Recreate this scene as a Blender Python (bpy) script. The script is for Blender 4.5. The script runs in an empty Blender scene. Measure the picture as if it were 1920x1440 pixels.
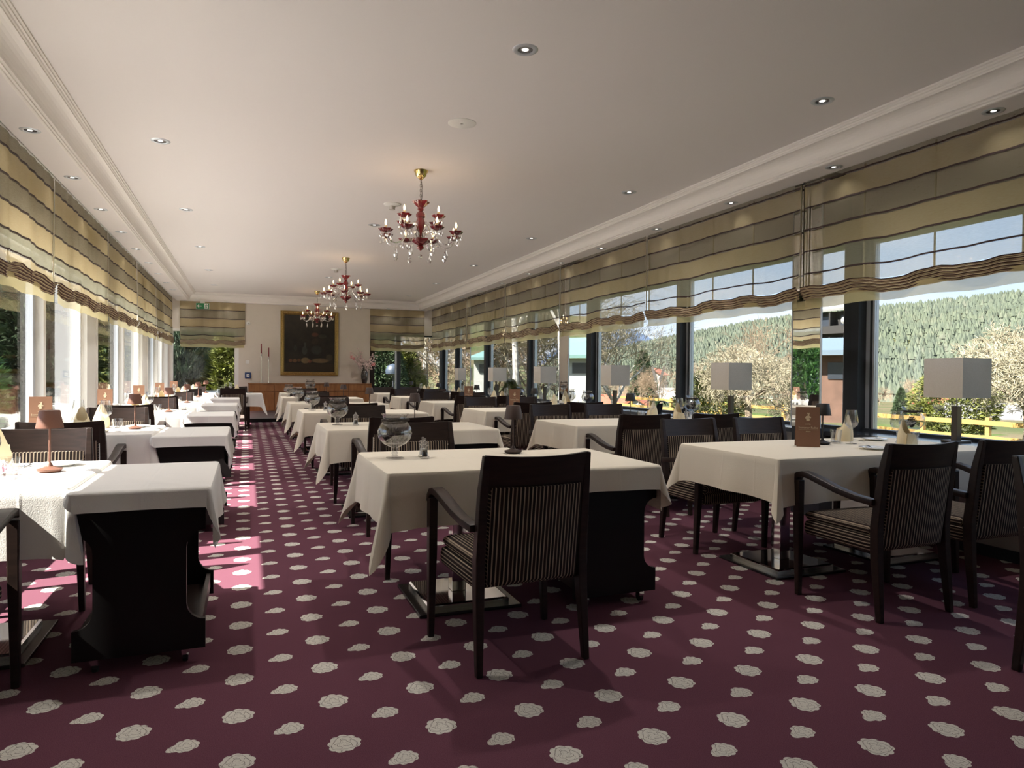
import bpy, bmesh, math, random
import numpy as np
from mathutils import Vector, Matrix
random.seed(7); np.random.seed(7)
PI = math.pi
sc = bpy.context.scene
COL = sc.collection

# ------------------------------------------------------------------ camera
cam_d = bpy.data.cameras.new('camera'); cam = bpy.data.objects.new('camera', cam_d); COL.objects.link(cam)
cam_d.sensor_width = 36.0; cam_d.lens = 1289.5 / 1920 * 36.0; cam_d.clip_start = 0.05; cam_d.clip_end = 4000
yaw, pit, rol = 0.367719, 0.0132845, 0.0086008
fw = Vector((math.sin(yaw)*math.cos(pit), math.cos(yaw)*math.cos(pit), -math.sin(pit)))
r0 = Vector((math.cos(yaw), -math.sin(yaw), 0)); u0 = r0.cross(fw)
rx = r0*math.cos(rol) + u0*math.sin(rol); up = -r0*math.sin(rol) + u0*math.cos(rol)
cam.matrix_world = Matrix(((rx.x, up.x, -fw.x, 0), (rx.y, up.y, -fw.y, 0), (rx.z, up.z, -fw.z, 1.25), (0, 0, 0, 1)))
sc.camera = cam

# ------------------------------------------------------------------ sky, sun, exposure
SUN_E, SKY_E, DOWN_W, CAND_W = 6.2, 0.36, 17.0, 0.05
w = bpy.data.worlds.new('world'); sc.world = w; w.use_nodes = True
nt = w.node_tree; nt.nodes.clear()
tc = nt.nodes.new('ShaderNodeTexCoord'); sep = nt.nodes.new('ShaderNodeSeparateXYZ'); nt.links.new(tc.outputs['Generated'], sep.inputs[0])
rp = nt.nodes.new('ShaderNodeValToRGB'); nt.links.new(sep.outputs['Z'], rp.inputs[0])
rp.color_ramp.elements[0].position = 0.0; rp.color_ramp.elements[0].color = (0.72, 0.82, 0.95, 1)
rp.color_ramp.elements[1].position = 0.6; rp.color_ramp.elements[1].color = (0.28, 0.47, 0.85, 1)
e = rp.color_ramp.elements.new(0.16); e.color = (0.52, 0.69, 0.94, 1)
mp = nt.nodes.new('ShaderNodeMapping'); mp.inputs['Scale'].default_value = (2.2, 2.2, 9); nt.links.new(tc.outputs['Generated'], mp.inputs[0])
nz = nt.nodes.new('ShaderNodeTexNoise'); nz.inputs['Scale'].default_value = 1.6; nz.inputs['Detail'].default_value = 6; nt.links.new(mp.outputs[0], nz.inputs[0])
cr = nt.nodes.new('ShaderNodeValToRGB'); cr.color_ramp.elements[0].position = 0.45; cr.color_ramp.elements[1].position = 0.75; nt.links.new(nz.outputs[0], cr.inputs[0])
mx = nt.nodes.new('ShaderNodeMix'); mx.data_type = 'RGBA'; nt.links.new(cr.outputs[0], mx.inputs[0]); nt.links.new(rp.outputs[0], mx.inputs[6]); mx.inputs[7].default_value = (0.9, 0.93, 1.0, 1)
bg = nt.nodes.new('ShaderNodeBackground'); bg.inputs[1].default_value = SKY_E; nt.links.new(mx.outputs[2], bg.inputs[0])
wo = nt.nodes.new('ShaderNodeOutputWorld'); nt.links.new(bg.outputs[0], wo.inputs[0])
sd = bpy.data.lights.new('sun', 'SUN'); sd.energy = SUN_E; sd.angle = 0.009; sd.color = (1.0, 0.95, 0.86)
sun = bpy.data.objects.new('sun', sd); COL.objects.link(sun)
sdir = Vector((0.684, 0.105, -0.722)); sun.rotation_euler = sdir.to_track_quat('-Z', 'Y').to_euler()
vs = sc.view_settings
vs.view_transform = 'Standard'; vs.look = 'None'; vs.gamma = 1.0; vs.use_curve_mapping = False; vs.exposure = 2.2
try:
    sc.cycles.use_denoising = True; sc.cycles.max_bounces = 10; sc.cycles.diffuse_bounces = 6
    sc.cycles.transparent_max_bounces = 24; sc.cycles.sample_clamp_indirect = 6.0; sc.cycles.caustics_reflective = False; sc.cycles.caustics_refractive = False
except Exception: pass

# ------------------------------------------------------------------ material helpers
class NT:
    def __init__(s, name):
        s.m = bpy.data.materials.new(name); s.m.use_nodes = True; s.t = s.m.node_tree; s.n = s.t.nodes
        s.b = s.n['Principled BSDF']; s.o = s.n['Material Output']
    def new(s, k, **kw):
        n = s.n.new(k)
        for a, v in kw.items(): setattr(n, a, v)
        return n
    def put(s, inp, v):
        if hasattr(v, 'is_linked') or isinstance(v, bpy.types.NodeSocket): s.t.links.new(v, inp)
        else: inp.default_value = v
    def M(s, op, a, b=0.0, c=0.0):
        n = s.new('ShaderNodeMath', operation=op); s.put(n.inputs[0], a); s.put(n.inputs[1], b); s.put(n.inputs[2], c); return n.outputs[0]
    def coord(s, which='Object'):
        return s.new('ShaderNodeTexCoord').outputs[which]
    def xyz(s, v):
        n = s.new('ShaderNodeSeparateXYZ'); s.put(n.inputs[0], v); return n.outputs
    def noise(s, scale, detail=3, vec=None, sc3=None, out=0):
        v = vec if vec is not None else s.coord()
        if sc3:
            mpn = s.new('ShaderNodeMapping'); mpn.inputs['Scale'].default_value = sc3; s.put(mpn.inputs[0], v); v = mpn.outputs[0]
        n = s.new('ShaderNodeTexNoise'); n.inputs['Scale'].default_value = scale; n.inputs['Detail'].default_value = detail; s.put(n.inputs[0], v); return n.outputs[out]
    def ramp(s, f, stops, const=False):
        n = s.new('ShaderNodeValToRGB'); r = n.color_ramp
        if const: r.interpolation = 'CONSTANT'
        while len(r.elements) < len(stops): r.elements.new(0.5)
        for el, (p, c) in zip(r.elements, stops): el.position = p; el.color = tuple(c) + (1,) if len(c) == 3 else c
        s.put(n.inputs[0], f); return n.outputs[0]
    def mix(s, f, a, b):
        n = s.new('ShaderNodeMix', data_type='RGBA'); s.put(n.inputs[0], f)
        for i, v in ((6, a), (7, b)):
            s.put(n.inputs[i], v if not isinstance(v, tuple) else (tuple(v) + (1,) if len(v) == 3 else v))
        return n.outputs[2]
    def bump(s, h, strength=0.3, dist=0.01):
        n = s.new('ShaderNodeBump'); n.inputs['Strength'].default_value = strength; n.inputs['Distance'].default_value = dist; s.put(n.inputs['Height'], h)
        s.t.links.new(n.outputs[0], s.b.inputs['Normal'])
    def set(s, color=None, rough=None, metal=None, spec=None, emit=None, es=1.0, coat=None, sheen=None):
        if color is not None: s.put(s.b.inputs['Base Color'], color if not isinstance(color, tuple) else (tuple(color) + (1,) if len(color) == 3 else color))
        if rough is not None: s.put(s.b.inputs['Roughness'], rough)
        if metal is not None: s.b.inputs['Metallic'].default_value = metal
        if spec is not None: s.b.inputs['Specular IOR Level'].default_value = spec
        if coat is not None: s.b.inputs['Coat Weight'].default_value = coat; s.b.inputs['Coat Roughness'].default_value = 0.15
        if emit is not None: s.b.inputs['Emission Color'].default_value = tuple(emit) + (1,); s.b.inputs['Emission Strength'].default_value = es
        return s.m

MATS = {}
def plain(name, color, rough=0.6, metal=0.0, spec=0.5, var=0.0, vscale=6, coat=None):
    t = NT(name)
    c = color
    if var:
        c = t.ramp(t.noise(vscale, 4), [(0.3, tuple(x*(1-var) for x in color)), (0.7, tuple(min(1, x*(1+var)) for x in color))])
    MATS[name] = t.set(c, rough, metal, spec, coat=coat); return MATS[name]

def glassy(name, tint=(0.97, 0.98, 0.98), edge=0.55, refl=1.0, base=0.0):
    """thin clear glass: see-through with fresnel reflection, denser at grazing angles"""
    t = NT(name)
    tr = t.new('ShaderNodeBsdfTransparent'); gl = t.new('ShaderNodeBsdfGlossy'); gl.inputs['Roughness'].default_value = 0.02
    gl.inputs[0].default_value = (refl, refl, refl, 1)
    lw = t.new('ShaderNodeLayerWeight'); lw.inputs[0].default_value = 0.5
    fres = t.M('MULTIPLY_ADD', t.M('POWER', lw.outputs['Facing'], 5.0), 0.94, 0.04)
    col = t.mix(lw.outputs['Facing'], tint, tuple(x*(1-edge) for x in tint)); t.put(tr.inputs[0], col)
    ms = t.new('ShaderNodeMixShader'); f = t.M('ADD', fres, base); t.put(ms.inputs[0], t.M('MINIMUM', f, 1.0)); t.t.links.new(tr.outputs[0], ms.inputs[1]); t.t.links.new(gl.outputs[0], ms.inputs[2])
    t.t.links.new(ms.outputs[0], t.o.inputs[0]); MATS[name] = t.m; return t.m

def wood(name, c1, c2, rough=0.4, scale=3.0, sc3=(1, 14, 14), coat=0.2, spec=0.5):
    t = NT(name); n = t.noise(scale, 6, sc3=sc3)
    t.set(t.ramp(n, [(0.3, c1), (0.7, c2)]), rough, 0, spec, coat=coat); t.bump(n, 0.08, 0.003); MATS[name] = t.m; return t.m

plain('ceiling_paint', (0.82, 0.785, 0.785), 0.75, spec=0.3)
plain('cornice_paint', (0.86, 0.825, 0.80), 0.55)
plain('wall_paint', (0.70, 0.64, 0.57), 0.8, spec=0.3, var=0.02)
plain('white_paint', (0.82, 0.81, 0.78), 0.5)
plain('panel_grey', (0.48, 0.45, 0.42), 0.5)
plain('stucco', (0.42, 0.44, 0.46), 0.9, var=0.06, vscale=40)
plain('anthracite', (0.028, 0.032, 0.04), 0.45)
plain('alu', (0.62, 0.66, 0.72), 0.35, metal=0.6)
plain('sill_dark', (0.05, 0.055, 0.065), 0.18, coat=0.5)
plain('chrome', (0.85, 0.85, 0.86), 0.06, metal=1.0)
plain('black_lacquer', (0.005, 0.0045, 0.0045), 0.4, spec=0.3)
plain('black_plate', (0.02, 0.019, 0.02), 0.25, coat=0.3)
plain('rubber', (0.015, 0.015, 0.015), 0.6)
plain('gold', (0.55, 0.40, 0.16), 0.32, metal=0.9, var=0.3, vscale=60)
plain('brass', (0.75, 0.58, 0.26), 0.2, metal=1.0)
plain('silver', (0.80, 0.79, 0.78), 0.12, metal=1.0)
plain('porcelain', (0.86, 0.86, 0.84), 0.15, coat=0.4)
plain('lamp_brown', (0.17, 0.075, 0.05), 0.5)
plain('lamp_umber', (0.060, 0.036, 0.030), 0.5)
plain('lamp_black', (0.022, 0.02, 0.019), 0.5)
plain('bronze', (0.10, 0.085, 0.07), 0.35, metal=0.5)
plain('twig_dark', (0.05, 0.038, 0.03), 0.9)
plain('napkin', (0.84, 0.72, 0.48), 0.85)
plain('candle_red', (0.23, 0.02, 0.025), 0.4)
plain('white_plastic', (0.82, 0.82, 0.80), 0.4)
plain('blue_plastic', (0.02, 0.05, 0.16), 0.4)
plain('sign_green', (0.02, 0.22, 0.08), 0.5)
plain('leaf_green', (0.05, 0.13, 0.03), 0.5, var=0.3)
plain('petal_white', (0.88, 0.87, 0.85), 0.6)
plain('petal_pink', (0.75, 0.32, 0.33), 0.6, var=0.2, vscale=30)
plain('blossom', (0.76, 0.60, 0.58), 0.7, var=0.25, vscale=30)
plain('foam_pink', (0.78, 0.42, 0.55), 0.8, var=0.3, vscale=90)
plain('vase_glaze', (0.06, 0.05, 0.045), 0.25, var=0.9, vscale=14, coat=0.5)
plain('pepper', (0.03, 0.025, 0.02), 0.8, var=0.6, vscale=200)
plain('salt', (0.75, 0.74, 0.72), 0.8)
plain('bark', (0.22, 0.17, 0.12), 0.9, var=0.4, vscale=8)
plain('twig_pale', (0.29, 0.255, 0.175), 0.9, var=0.3, vscale=2)
plain('twig_warm', (0.28, 0.20, 0.13), 0.9, var=0.35, vscale=2)
plain('birch', (0.42, 0.40, 0.37), 0.8, var=0.5, vscale=7)
plain('needle_dark', (0.042, 0.072, 0.027), 0.8, var=0.6, vscale=3)
plain('needle_yellow', (0.15, 0.165, 0.035), 0.8, var=0.55, vscale=3)
plain('needle_grey', (0.115, 0.16, 0.10), 0.8, var=0.5, vscale=3)
plain('sun_bounce_slab', (0.80, 0.765, 0.73), 0.9, var=0.12, vscale=3)  # pale surface for the added slab that reflects sun indoors
plain('rock', (0.20, 0.20, 0.20), 0.95, var=0.6, vscale=1.5)
plain('house_white', (0.40, 0.39, 0.37), 0.9)
plain('house_timber', (0.02, 0.017, 0.016), 0.8)
plain('house_brown', (0.12, 0.065, 0.045), 0.9, var=0.25, vscale=1)
plain('roof_grey', (0.17, 0.165, 0.16), 0.9, var=0.2, vscale=1)
plain('roof_blue', (0.11, 0.15, 0.19), 0.5)
plain('roof_mint', (0.14, 0.25, 0.23), 0.6)
plain('roof_red', (0.26, 0.085, 0.05), 0.9, var=0.2, vscale=1)
plain('window_dark', (0.03, 0.035, 0.045), 0.15)
plain('fence_wood', (0.34, 0.21, 0.06), 0.8)
plain('fence_grey', (0.07, 0.075, 0.085), 0.8, var=0.2, vscale=4)
plain('lamp_dome', (0.03, 0.045, 0.07), 0.5)
t = NT('shade_cloth'); d_ = t.new('ShaderNodeBsdfDiffuse'); l_ = t.new('ShaderNodeBsdfTranslucent'); m_ = t.new('ShaderNodeMixShader'); wv = t.ramp(t.noise(120, 2), [(0.3, (0.80, 0.75, 0.68)), (0.7, (0.86, 0.81, 0.75))])
t.put(d_.inputs[0], wv); t.put(l_.inputs[0], wv); m_.inputs[0].default_value = 0.45; t.t.links.new(d_.outputs[0], m_.inputs[1]); t.t.links.new(l_.outputs[0], m_.inputs[2]); t.t.links.new(m_.outputs[0], t.o.inputs[0]); MATS['shade_cloth'] = t.m
glassy('pane_glass', (0.97, 0.975, 0.97), 0.10, refl=0.75)
glassy('clear_glass', (0.985, 0.985, 0.985), 0.22, base=0.07)
glassy('crystal', (0.98, 0.98, 0.98), 0.45, base=0.34)
t = NT('mirror'); MATS['mirror'] = t.set((0.90, 0.92, 0.92), 0.01, 1.0)
wood('dark_wood', (0.013, 0.0068, 0.0052), (0.028, 0.0145, 0.0108), 0.42, 5, (1.2, 10, 12), 0.06, 0.35)
wood('cherry_wood', (0.26, 0.105, 0.035), (0.40, 0.18, 0.065), 0.35, 3, (6, 6, 1.2), 0.2)
# ruby glass
t = NT('ruby_glass'); t.set((0.24, 0.016, 0.022), 0.06, 0, 0.7, coat=0.8)
t.b.inputs['Transmission Weight'].default_value = 0.3; MATS['ruby_glass'] = t.m
# glowing candle bulb
t = NT('bulb'); MATS['bulb'] = t.set((1, 0.9, 0.7), 0.3, emit=(1.0, 0.66, 0.32), es=1.5)
t = NT('downlight_glow'); MATS['downlight_glow'] = t.set((1, 1, 1), 0.3, emit=(1.0, 0.93, 0.82), es=0.7)

# tablecloths
def cloth_mat(name, c):
    t = NT(name); n = t.noise(260, 2); big = t.noise(2.2, 3)
    t.set(t.mix(big, tuple(x*0.97 for x in c), c), 0.85, 0, 0.2); t.b.inputs['Sheen Weight'].default_value = 0.15
    oc = t.xyz(t.coord()); cre = None
    for ax, v0 in ((0, 0.0), (1, 0.0), (0, .31), (1, -.29)):
        k = t.M('MAXIMUM', t.M('SUBTRACT', 1.0, t.M('DIVIDE', t.M('ABSOLUTE', t.M('SUBTRACT', oc[ax], v0)), 0.010)), 0.0); cre = k if cre is None else t.M('MAXIMUM', cre, k)
    t.bump(t.M('ADD', t.M('ADD', t.M('MULTIPLY', n, 0.12), big), t.M('MULTIPLY', cre, 0.18)), 0.35, 0.02); MATS[name] = t.m
cloth_mat('cloth_cream', (0.85, 0.78, 0.645)); cloth_mat('cloth_white', (0.82, 0.80, 0.765))

# striped chair fabric: stripes run front to back on the seat, upright on the backrest, along the sides
t = NT('stripe_fabric'); oc = t.xyz(t.coord()); nn = t.xyz(t.coord('Normal'))
side = t.M('GREATER_THAN', t.M('ABSOLUTE', nn[0]), 0.75)
u = t.M('ADD', t.M('MULTIPLY', oc[0], t.M('SUBTRACT', 1.0, side)), t.M('MULTIPLY', oc[2], side))
fr_ = t.M('FRACT', t.M('MULTIPLY', u, 58.0)); fr2 = t.M('FRACT', t.M('MULTIPLY', u, 19.33))
st = t.ramp(fr_, [(0.0, (0.016, 0.011, 0.010)), (0.58, (0.40, 0.32, 0.235)), (0.9, (0.05, 0.03, 0.025))], True)
st2 = t.mix(t.M('GREATER_THAN', fr2, 0.66), st, t.mix(0.35, st, (0.05, 0.03, 0.025)))
t.set(st2, 0.9, 0, 0.2); t.bump(t.noise(400, 1), 0.2, 0.003); MATS['stripe_fabric'] = t.m

# carpet with woven roses
t = NT('carpet'); oc = t.xyz(t.coord())
def motif(cx, cy, R0, leaf):
    fx = t.M('MULTIPLY', t.M('SUBTRACT', t.M('FRACT', t.M('ADD', t.M('DIVIDE', t.M('SUBTRACT', oc[0], cx), 0.337), 0.5)), 0.5), 0.337)
    fy = t.M('MULTIPLY', t.M('SUBTRACT', t.M('FRACT', t.M('ADD', t.M('DIVIDE', t.M('SUBTRACT', oc[1], cy), 0.321), 0.5)), 0.5), 0.321)
    r = t.M('SQRT', t.M('ADD', t.M('MULTIPLY', fx, fx), t.M('MULTIPLY', fy, fy))); th = t.M('ARCTAN2', fy, fx)
    R = t.M('MULTIPLY', t.M('ADD', t.M('MULTIPLY_ADD', t.M('ABSOLUTE', t.M('SINE', t.M('MULTIPLY_ADD', th, 4.5, 0.8))), 0.13, 0.90), t.M('MULTIPLY', t.M('SINE', t.M('MULTIPLY_ADD', th, 3.0, 2.0)), 0.04)), R0)
    if leaf:
        c = t.M('MAXIMUM', t.M('MULTIPLY', t.M('COSINE', t.M('SUBTRACT', th, 0.25)), -1.0), 0.0)
        R = t.M('ADD', R, t.M('MULTIPLY', t.M('POWER', c, 14.0), 0.024))
    inside = t.M('LESS_THAN', r, R)
    q = t.M('DIVIDE', r, R0)
    l1 = t.M('LESS_THAN', t.M('ABSOLUTE', t.M('SINE', t.M('ADD', t.M('MULTIPLY', th, 2.5), t.M('MULTIPLY', t.M('SINE', t.M('MULTIPLY', q, 9.0)), 1.6)))), 0.10)
    l2 = t.M('LESS_THAN', t.M('ABSOLUTE', t.M('SINE', t.M('ADD', t.M('MULTIPLY', q, 8.5), t.M('MULTIPLY', t.M('SINE', t.M('MULTIPLY', th, 3.0)), 0.9)))), 0.13)
    line = t.M('MULTIPLY', t.M('MAXIMUM', l1, l2), t.M('GREATER_THAN', q, 0.12))
    return inside, line
i1, l1 = motif(-0.027, 2.675, 0.055, False); i2, l2 = motif(0.15, 2.52, 0.041, True)
spk = t.noise(420, 2); big = t.noise(1.1, 3)
base = t.mix(t.ramp(spk, [(0.35, (0, 0, 0)), (0.65, (1, 1, 1))]), (0.100, 0.034, 0.053), (0.180, 0.072, 0.102))
base = t.mix(t.M('MULTIPLY', big, 0.35), base, (0.15, 0.06, 0.085))
ros = t.mix(t.ramp(spk, [(0.3, (0, 0, 0)), (0.7, (1, 1, 1))]), (0.60, 0.575, 0.51), (0.78, 0.755, 0.685))
ln = t.M('MAXIMUM', t.M('MULTIPLY', i1, l1), t.M('MULTIPLY', i2, l2))
ros = t.mix(t.M('MULTIPLY', ln, 0.9), ros, (0.12, 0.10, 0.085))
t.set(t.mix(t.M('MAXIMUM', i1, i2), base, ros), 0.95, 0, 0.1); t.bump(spk, 0.3, 0.004); MATS['carpet'] = t.m

# sheer blind fabric with woven bands: colour by height (object Z, 0 = top)
def sheer(name, stops, z1, transp, const=True):
    t = NT(name); f = t.xyz(t.coord('UV'))[1]; c = t.ramp(f, stops, const)
    moire = t.noise(30, 2, sc3=(1, 1, 6)); c = t.mix(t.M('MULTIPLY', moire, 0.25), c, (0.85, 0.8, 0.6))
    d = t.new('ShaderNodeBsdfDiffuse'); tl = t.new('ShaderNodeBsdfTranslucent'); tr = t.new('ShaderNodeBsdfTransparent')
    t.put(d.inputs[0], c); t.put(tl.inputs[0], c); tr.inputs[0].default_value = (0.95, 0.95, 0.93, 1)
    m1 = t.new('ShaderNodeMixShader'); m1.inputs[0].default_value = 0.45; t.t.links.new(d.outputs[0], m1.inputs[1]); t.t.links.new(tl.outputs[0], m1.inputs[2])
    m2 = t.new('ShaderNodeMixShader'); m2.inputs[0].default_value = transp; t.t.links.new(m1.outputs[0], m2.inputs[1]); t.t.links.new(tr.outputs[0], m2.inputs[2])
    t.t.links.new(m2.outputs[0], t.o.inputs[0]); MATS[name] = t.m
BE, TA, LI, GR = (0.56, 0.45, 0.25), (0.27, 0.235, 0.165), (0.025, 0.012, 0.012), (0.36, 0.36, 0.27)
sheer('blind_right', [(0, TA), (0.055, LI), (0.068, BE), (0.262, LI), (0.275, TA), (0.468, LI), (0.481, BE), (0.672, LI), (0.683, GR), (0.88, LI), (0.89, BE)], 1.0, 0.50)
sheer('blind_left', [(0, TA), (0.130, LI), (0.143, BE), (0.342, LI), (0.355, TA), (0.541, LI), (0.554, BE), (0.752, LI), (0.765, GR), (0.907, LI), (0.92, BE)], 1.0, 0.22)
sheer('blind_back', [(0, BE), (0.225, LI), (0.24, TA), (0.445, LI), (0.46, BE), (0.67, LI), (0.685, GR), (0.885, LI), (0.90, BE)], 1.0, 0.40)
sheer('blind_hem', [(0, (0.66, 0.56, 0.28)), (1, (0.66, 0.56, 0.28))], 1.0, 0.30)
sheer('blind_tape', [(0, (0.5, 0.45, 0.33)), (1, (0.5, 0.45, 0.33))], 1.0, 0.05)
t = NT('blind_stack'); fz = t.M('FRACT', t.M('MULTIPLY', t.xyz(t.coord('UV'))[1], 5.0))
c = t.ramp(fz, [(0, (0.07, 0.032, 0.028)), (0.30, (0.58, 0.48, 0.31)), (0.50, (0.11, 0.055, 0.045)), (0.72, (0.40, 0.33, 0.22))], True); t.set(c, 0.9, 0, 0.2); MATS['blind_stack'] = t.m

# ground, far hills
t = NT('grass_ground'); n1 = t.noise(0.035, 5); n2 = t.noise(1.3, 5)
c = t.ramp(n1, [(0.38, (0.05, 0.068, 0.025)), (0.5, (0.085, 0.085, 0.04)), (0.62, (0.13, 0.10, 0.062))]); t.set(t.mix(t.M('MULTIPLY', n2, 0.5), c, (0.04, 0.055, 0.02)), 0.95, 0, 0.1); MATS['grass_ground'] = t.m
t = NT('lawn'); n2 = t.noise(2.5, 5); t.set(t.ramp(n2, [(0.35, (0.045, 0.07, 0.018)), (0.65, (0.075, 0.10, 0.03))]), 0.95, 0, 0.1); MATS['lawn'] = t.m
t = NT('forest'); n1 = t.noise(0.06, 4); n2 = t.noise(0.012, 3)
c = t.ramp(n1, [(0.35, (0.062, 0.076, 0.057)), (0.55, (0.098, 0.116, 0.077)), (0.7, (0.13, 0.134, 0.10))]); t.set(t.mix(t.M('MULTIPLY', n2, 0.5), c, (0.085, 0.10, 0.095)), 0.95, 0, 0.05); MATS['forest'] = t.m
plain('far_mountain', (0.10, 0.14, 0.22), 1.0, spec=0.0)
M_ = MATS

# ------------------------------------------------------------------ mesh helpers
class MB:
    def __init__(s): s.v = []; s.f = []
    def add(s, v, f):
        o = len(s.v); s.v += [tuple(p) for p in v]; s.f += [tuple(i + o for i in q) for q in f]; return s
    def box(s, x0, x1, y0, y1, z0, z1):
        return s.add([(x0, y0, z0), (x1, y0, z0), (x1, y1, z0), (x0, y1, z0), (x0, y0, z1), (x1, y0, z1), (x1, y1, z1), (x0, y1, z1)],
                     [(0, 3, 2, 1), (4, 5, 6, 7), (0, 1, 5, 4), (1, 2, 6, 5), (2, 3, 7, 6), (3, 0, 4, 7)])
    def loft(s, rings, cap=True, closed=True):
        n = len(rings[0]); v = [p for r in rings for p in r]; f = []
        for i in range(len(rings) - 1):
            for j in range(n if closed else n - 1):
                k = (j + 1) % n; f.append((i*n + j, i*n + k, (i+1)*n + k, (i+1)*n + j))
        if cap: f.append(tuple(range(n - 1, -1, -1))); f.append(tuple(range((len(rings)-1)*n, len(rings)*n)))
        return s.add(v, f)
    def beam(s, st):
        return s.loft([[(x-a, y-b, z), (x+a, y-b, z), (x+a, y+b, z), (x-a, y+b, z)] for x, y, z, a, b in [(q[0], q[1], q[2], q[3]/2, q[4]/2) for q in st]])
    def lathe(s, prof, n=20, c=(0, 0, 0), lob=0, amp=0.0):
        rings = []
        for r, z in prof:
            rings.append([(c[0] + r*(1 + (amp*math.cos(lob*2*PI*j/n) if lob else 0))*math.cos(2*PI*j/n), c[1] + r*(1 + (amp*math.cos(lob*2*PI*j/n) if lob else 0))*math.sin(2*PI*j/n), c[2] + z) for j in range(n)])
        return s.loft(rings, cap=True)
    def tube(s, pts, rad, n=6, cap=True):
        P = [Vector(p) for p in pts]; R = rad if isinstance(rad, (list, tuple)) else [rad]*len(P); rings = []; prev = None
        for i, p in enumerate(P):
            d = (P[min(i+1, len(P)-1)] - P[max(i-1, 0)])
            d = d.normalized() if d.length > 1e-9 else Vector((0, 0, 1))
            if prev is None: a = d.orthogonal().normalized()
            else: a = (prev - d*prev.dot(d)); a = a.normalized() if a.length > 1e-6 else d.orthogonal().normalized()
            prev = a; b = d.cross(a)
            rings.append([tuple(p + (a*math.cos(2*PI*j/n) + b*math.sin(2*PI*j/n))*R[i]) for j in range(n)])
        return s.loft(rings, cap)
    def ell(s, c, r, n=10, m=6):
        rings = []
        for i in range(1, m):
            ph = PI*i/m; rings.append([(c[0]+r[0]*math.sin(ph)*math.cos(2*PI*j/n), c[1]+r[1]*math.sin(ph)*math.sin(2*PI*j/n), c[2]-r[2]*math.cos(ph)) for j in range(n)])
        return s.loft(rings, True)
    def prism(s, poly, y0, y1):      # polygon in xz, extruded along y
        n = len(poly); v = [(x, y0, z) for x, z in poly] + [(x, y1, z) for x, z in poly]
        f = [tuple(range(n)), tuple(range(2*n-1, n-1, -1))] + [(i, i+n, (i+1) % n + n, (i+1) % n) for i in range(n)]
        return s.add(v, f)
    def mesh(s, name, smooth=False, bevel=0.0, seg=2):
        me = bpy.data.meshes.new(name); me.from_pydata(s.v, [], s.f); me.validate()
        bm = bmesh.new(); bm.from_mesh(me)
        if bevel:
            bmesh.ops.remove_doubles(bm, verts=bm.verts, dist=1e-6)
            ed = [e for e in bm.edges if len(e.link_faces) == 2 and e.calc_face_angle(0) > 0.5]
            bmesh.ops.bevel(bm, geom=ed, offset=bevel, segments=seg, affect='EDGES', profile=0.5)
        bmesh.ops.recalc_face_normals(bm, faces=bm.faces); bm.to_mesh(me); bm.free()
        if smooth:
            me.shade_smooth()
            try: me.set_sharp_from_angle(angle=0.7)
            except Exception: pass
        return me

def obj(name, mb, mat, parent=None, smooth=False, bevel=0.0, kind=None, label=None):
    me = mb.mesh(name, smooth, bevel) if isinstance(mb, MB) else mb
    if mat and not me.materials: me.materials.append(M_[mat])
    o = bpy.data.objects.new(name, me); COL.objects.link(o)
    if parent: o.parent = parent
    if kind: o['kind'] = kind
    if label: o['label'] = label
    return o
def tag(o, label, cat, group=None):
    o['label'] = label; o['category'] = cat
    if group: o['group'] = group
    return o
def thing(name, label, cat, loc=(0, 0, 0), rz=0.0, group=None):
    o = bpy.data.objects.new(name, None); COL.objects.link(o); o.location = loc; o.rotation_euler = (0, 0, rz); o.empty_display_size = 0.1
    return tag(o, label, cat, group)
KIDS = {}
def copy_tree(o, parent=None):
    c = o.copy(); COL.objects.link(c)
    if parent is not None: c.parent = parent
    for ch in list(o.children): copy_tree(ch, c)
    return c
class Proto:
    def __init__(s, build): s.build = build; s.root = None
    def at(s, loc, rz=0.0, label='', group=None, scale=None):
        if s.root is None: s.root = o = s.build()
        else: o = copy_tree(s.root)
        o.location = loc; o.rotation_euler = (0, 0, rz); o['label'] = label
        if scale: o.scale = (scale,)*3 if not isinstance(scale, tuple) else scale
        if group: o['group'] = group
        elif 'group' in o: del o['group']
        return o
def struct(name, mb, mat, parent=None, **k):
    return obj(name, mb, mat, parent, kind='structure', **k)
ORD = ['nearest', 'second', 'third', 'fourth', 'fifth', 'sixth']
ROWS = [3.70, 6.30, 8.90, 11.50, 14.10, 16.70]
ZT = 0.78

# ================================================================== THE ROOM
fl = MB().box(-2.1, 5.28, -3.2, 18.95, -0.12, 0.0); struct('floor', fl, 'carpet')
struct('ceiling', MB().box(-1.30, 4.36, -2.6, 18.46, 3.2, 3.3), 'ceiling_paint')
struct('roof', MB().box(-2.5, 5.6, -3.5, 19.3, 3.3, 3.45), 'ceiling_paint')  # slab added out of view above the ceiling to keep skylight out
X0, X1, Y0, Y1 = -1.17, 4.23, -2.4, 18.33
prof = [(0, 3.2), (0, 3.188), (.012, 3.184), (.012, 3.172), (.022, 3.168), (.026, 3.158), (.034, 3.155)]
prof += [(.034 + .110*math.sin(a), 3.155 - .110*(1 - math.cos(a)) - .012) for a in [PI/2*i/8 for i in range(9)]]
prof += [(.150, 3.030), (.158, 3.026), (.158, 3.014), (.170, 3.010), (.172, 3.0), (.182, 2.996), (.190, 2.996), (.190, 3.05)]
struct('trim_1', MB().loft([[(X0-o, Y0-o, z), (X1+o, Y0-o, z), (X1+o, Y1+o, z), (X0-o, Y1+o, z)] for o, z in prof], cap=False), 'cornice_paint')
struct('soffit_left', MB().box(-1.62, -1.35, -3.0, 18.75, 3.0, 3.3), 'ceiling_paint')
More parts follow.
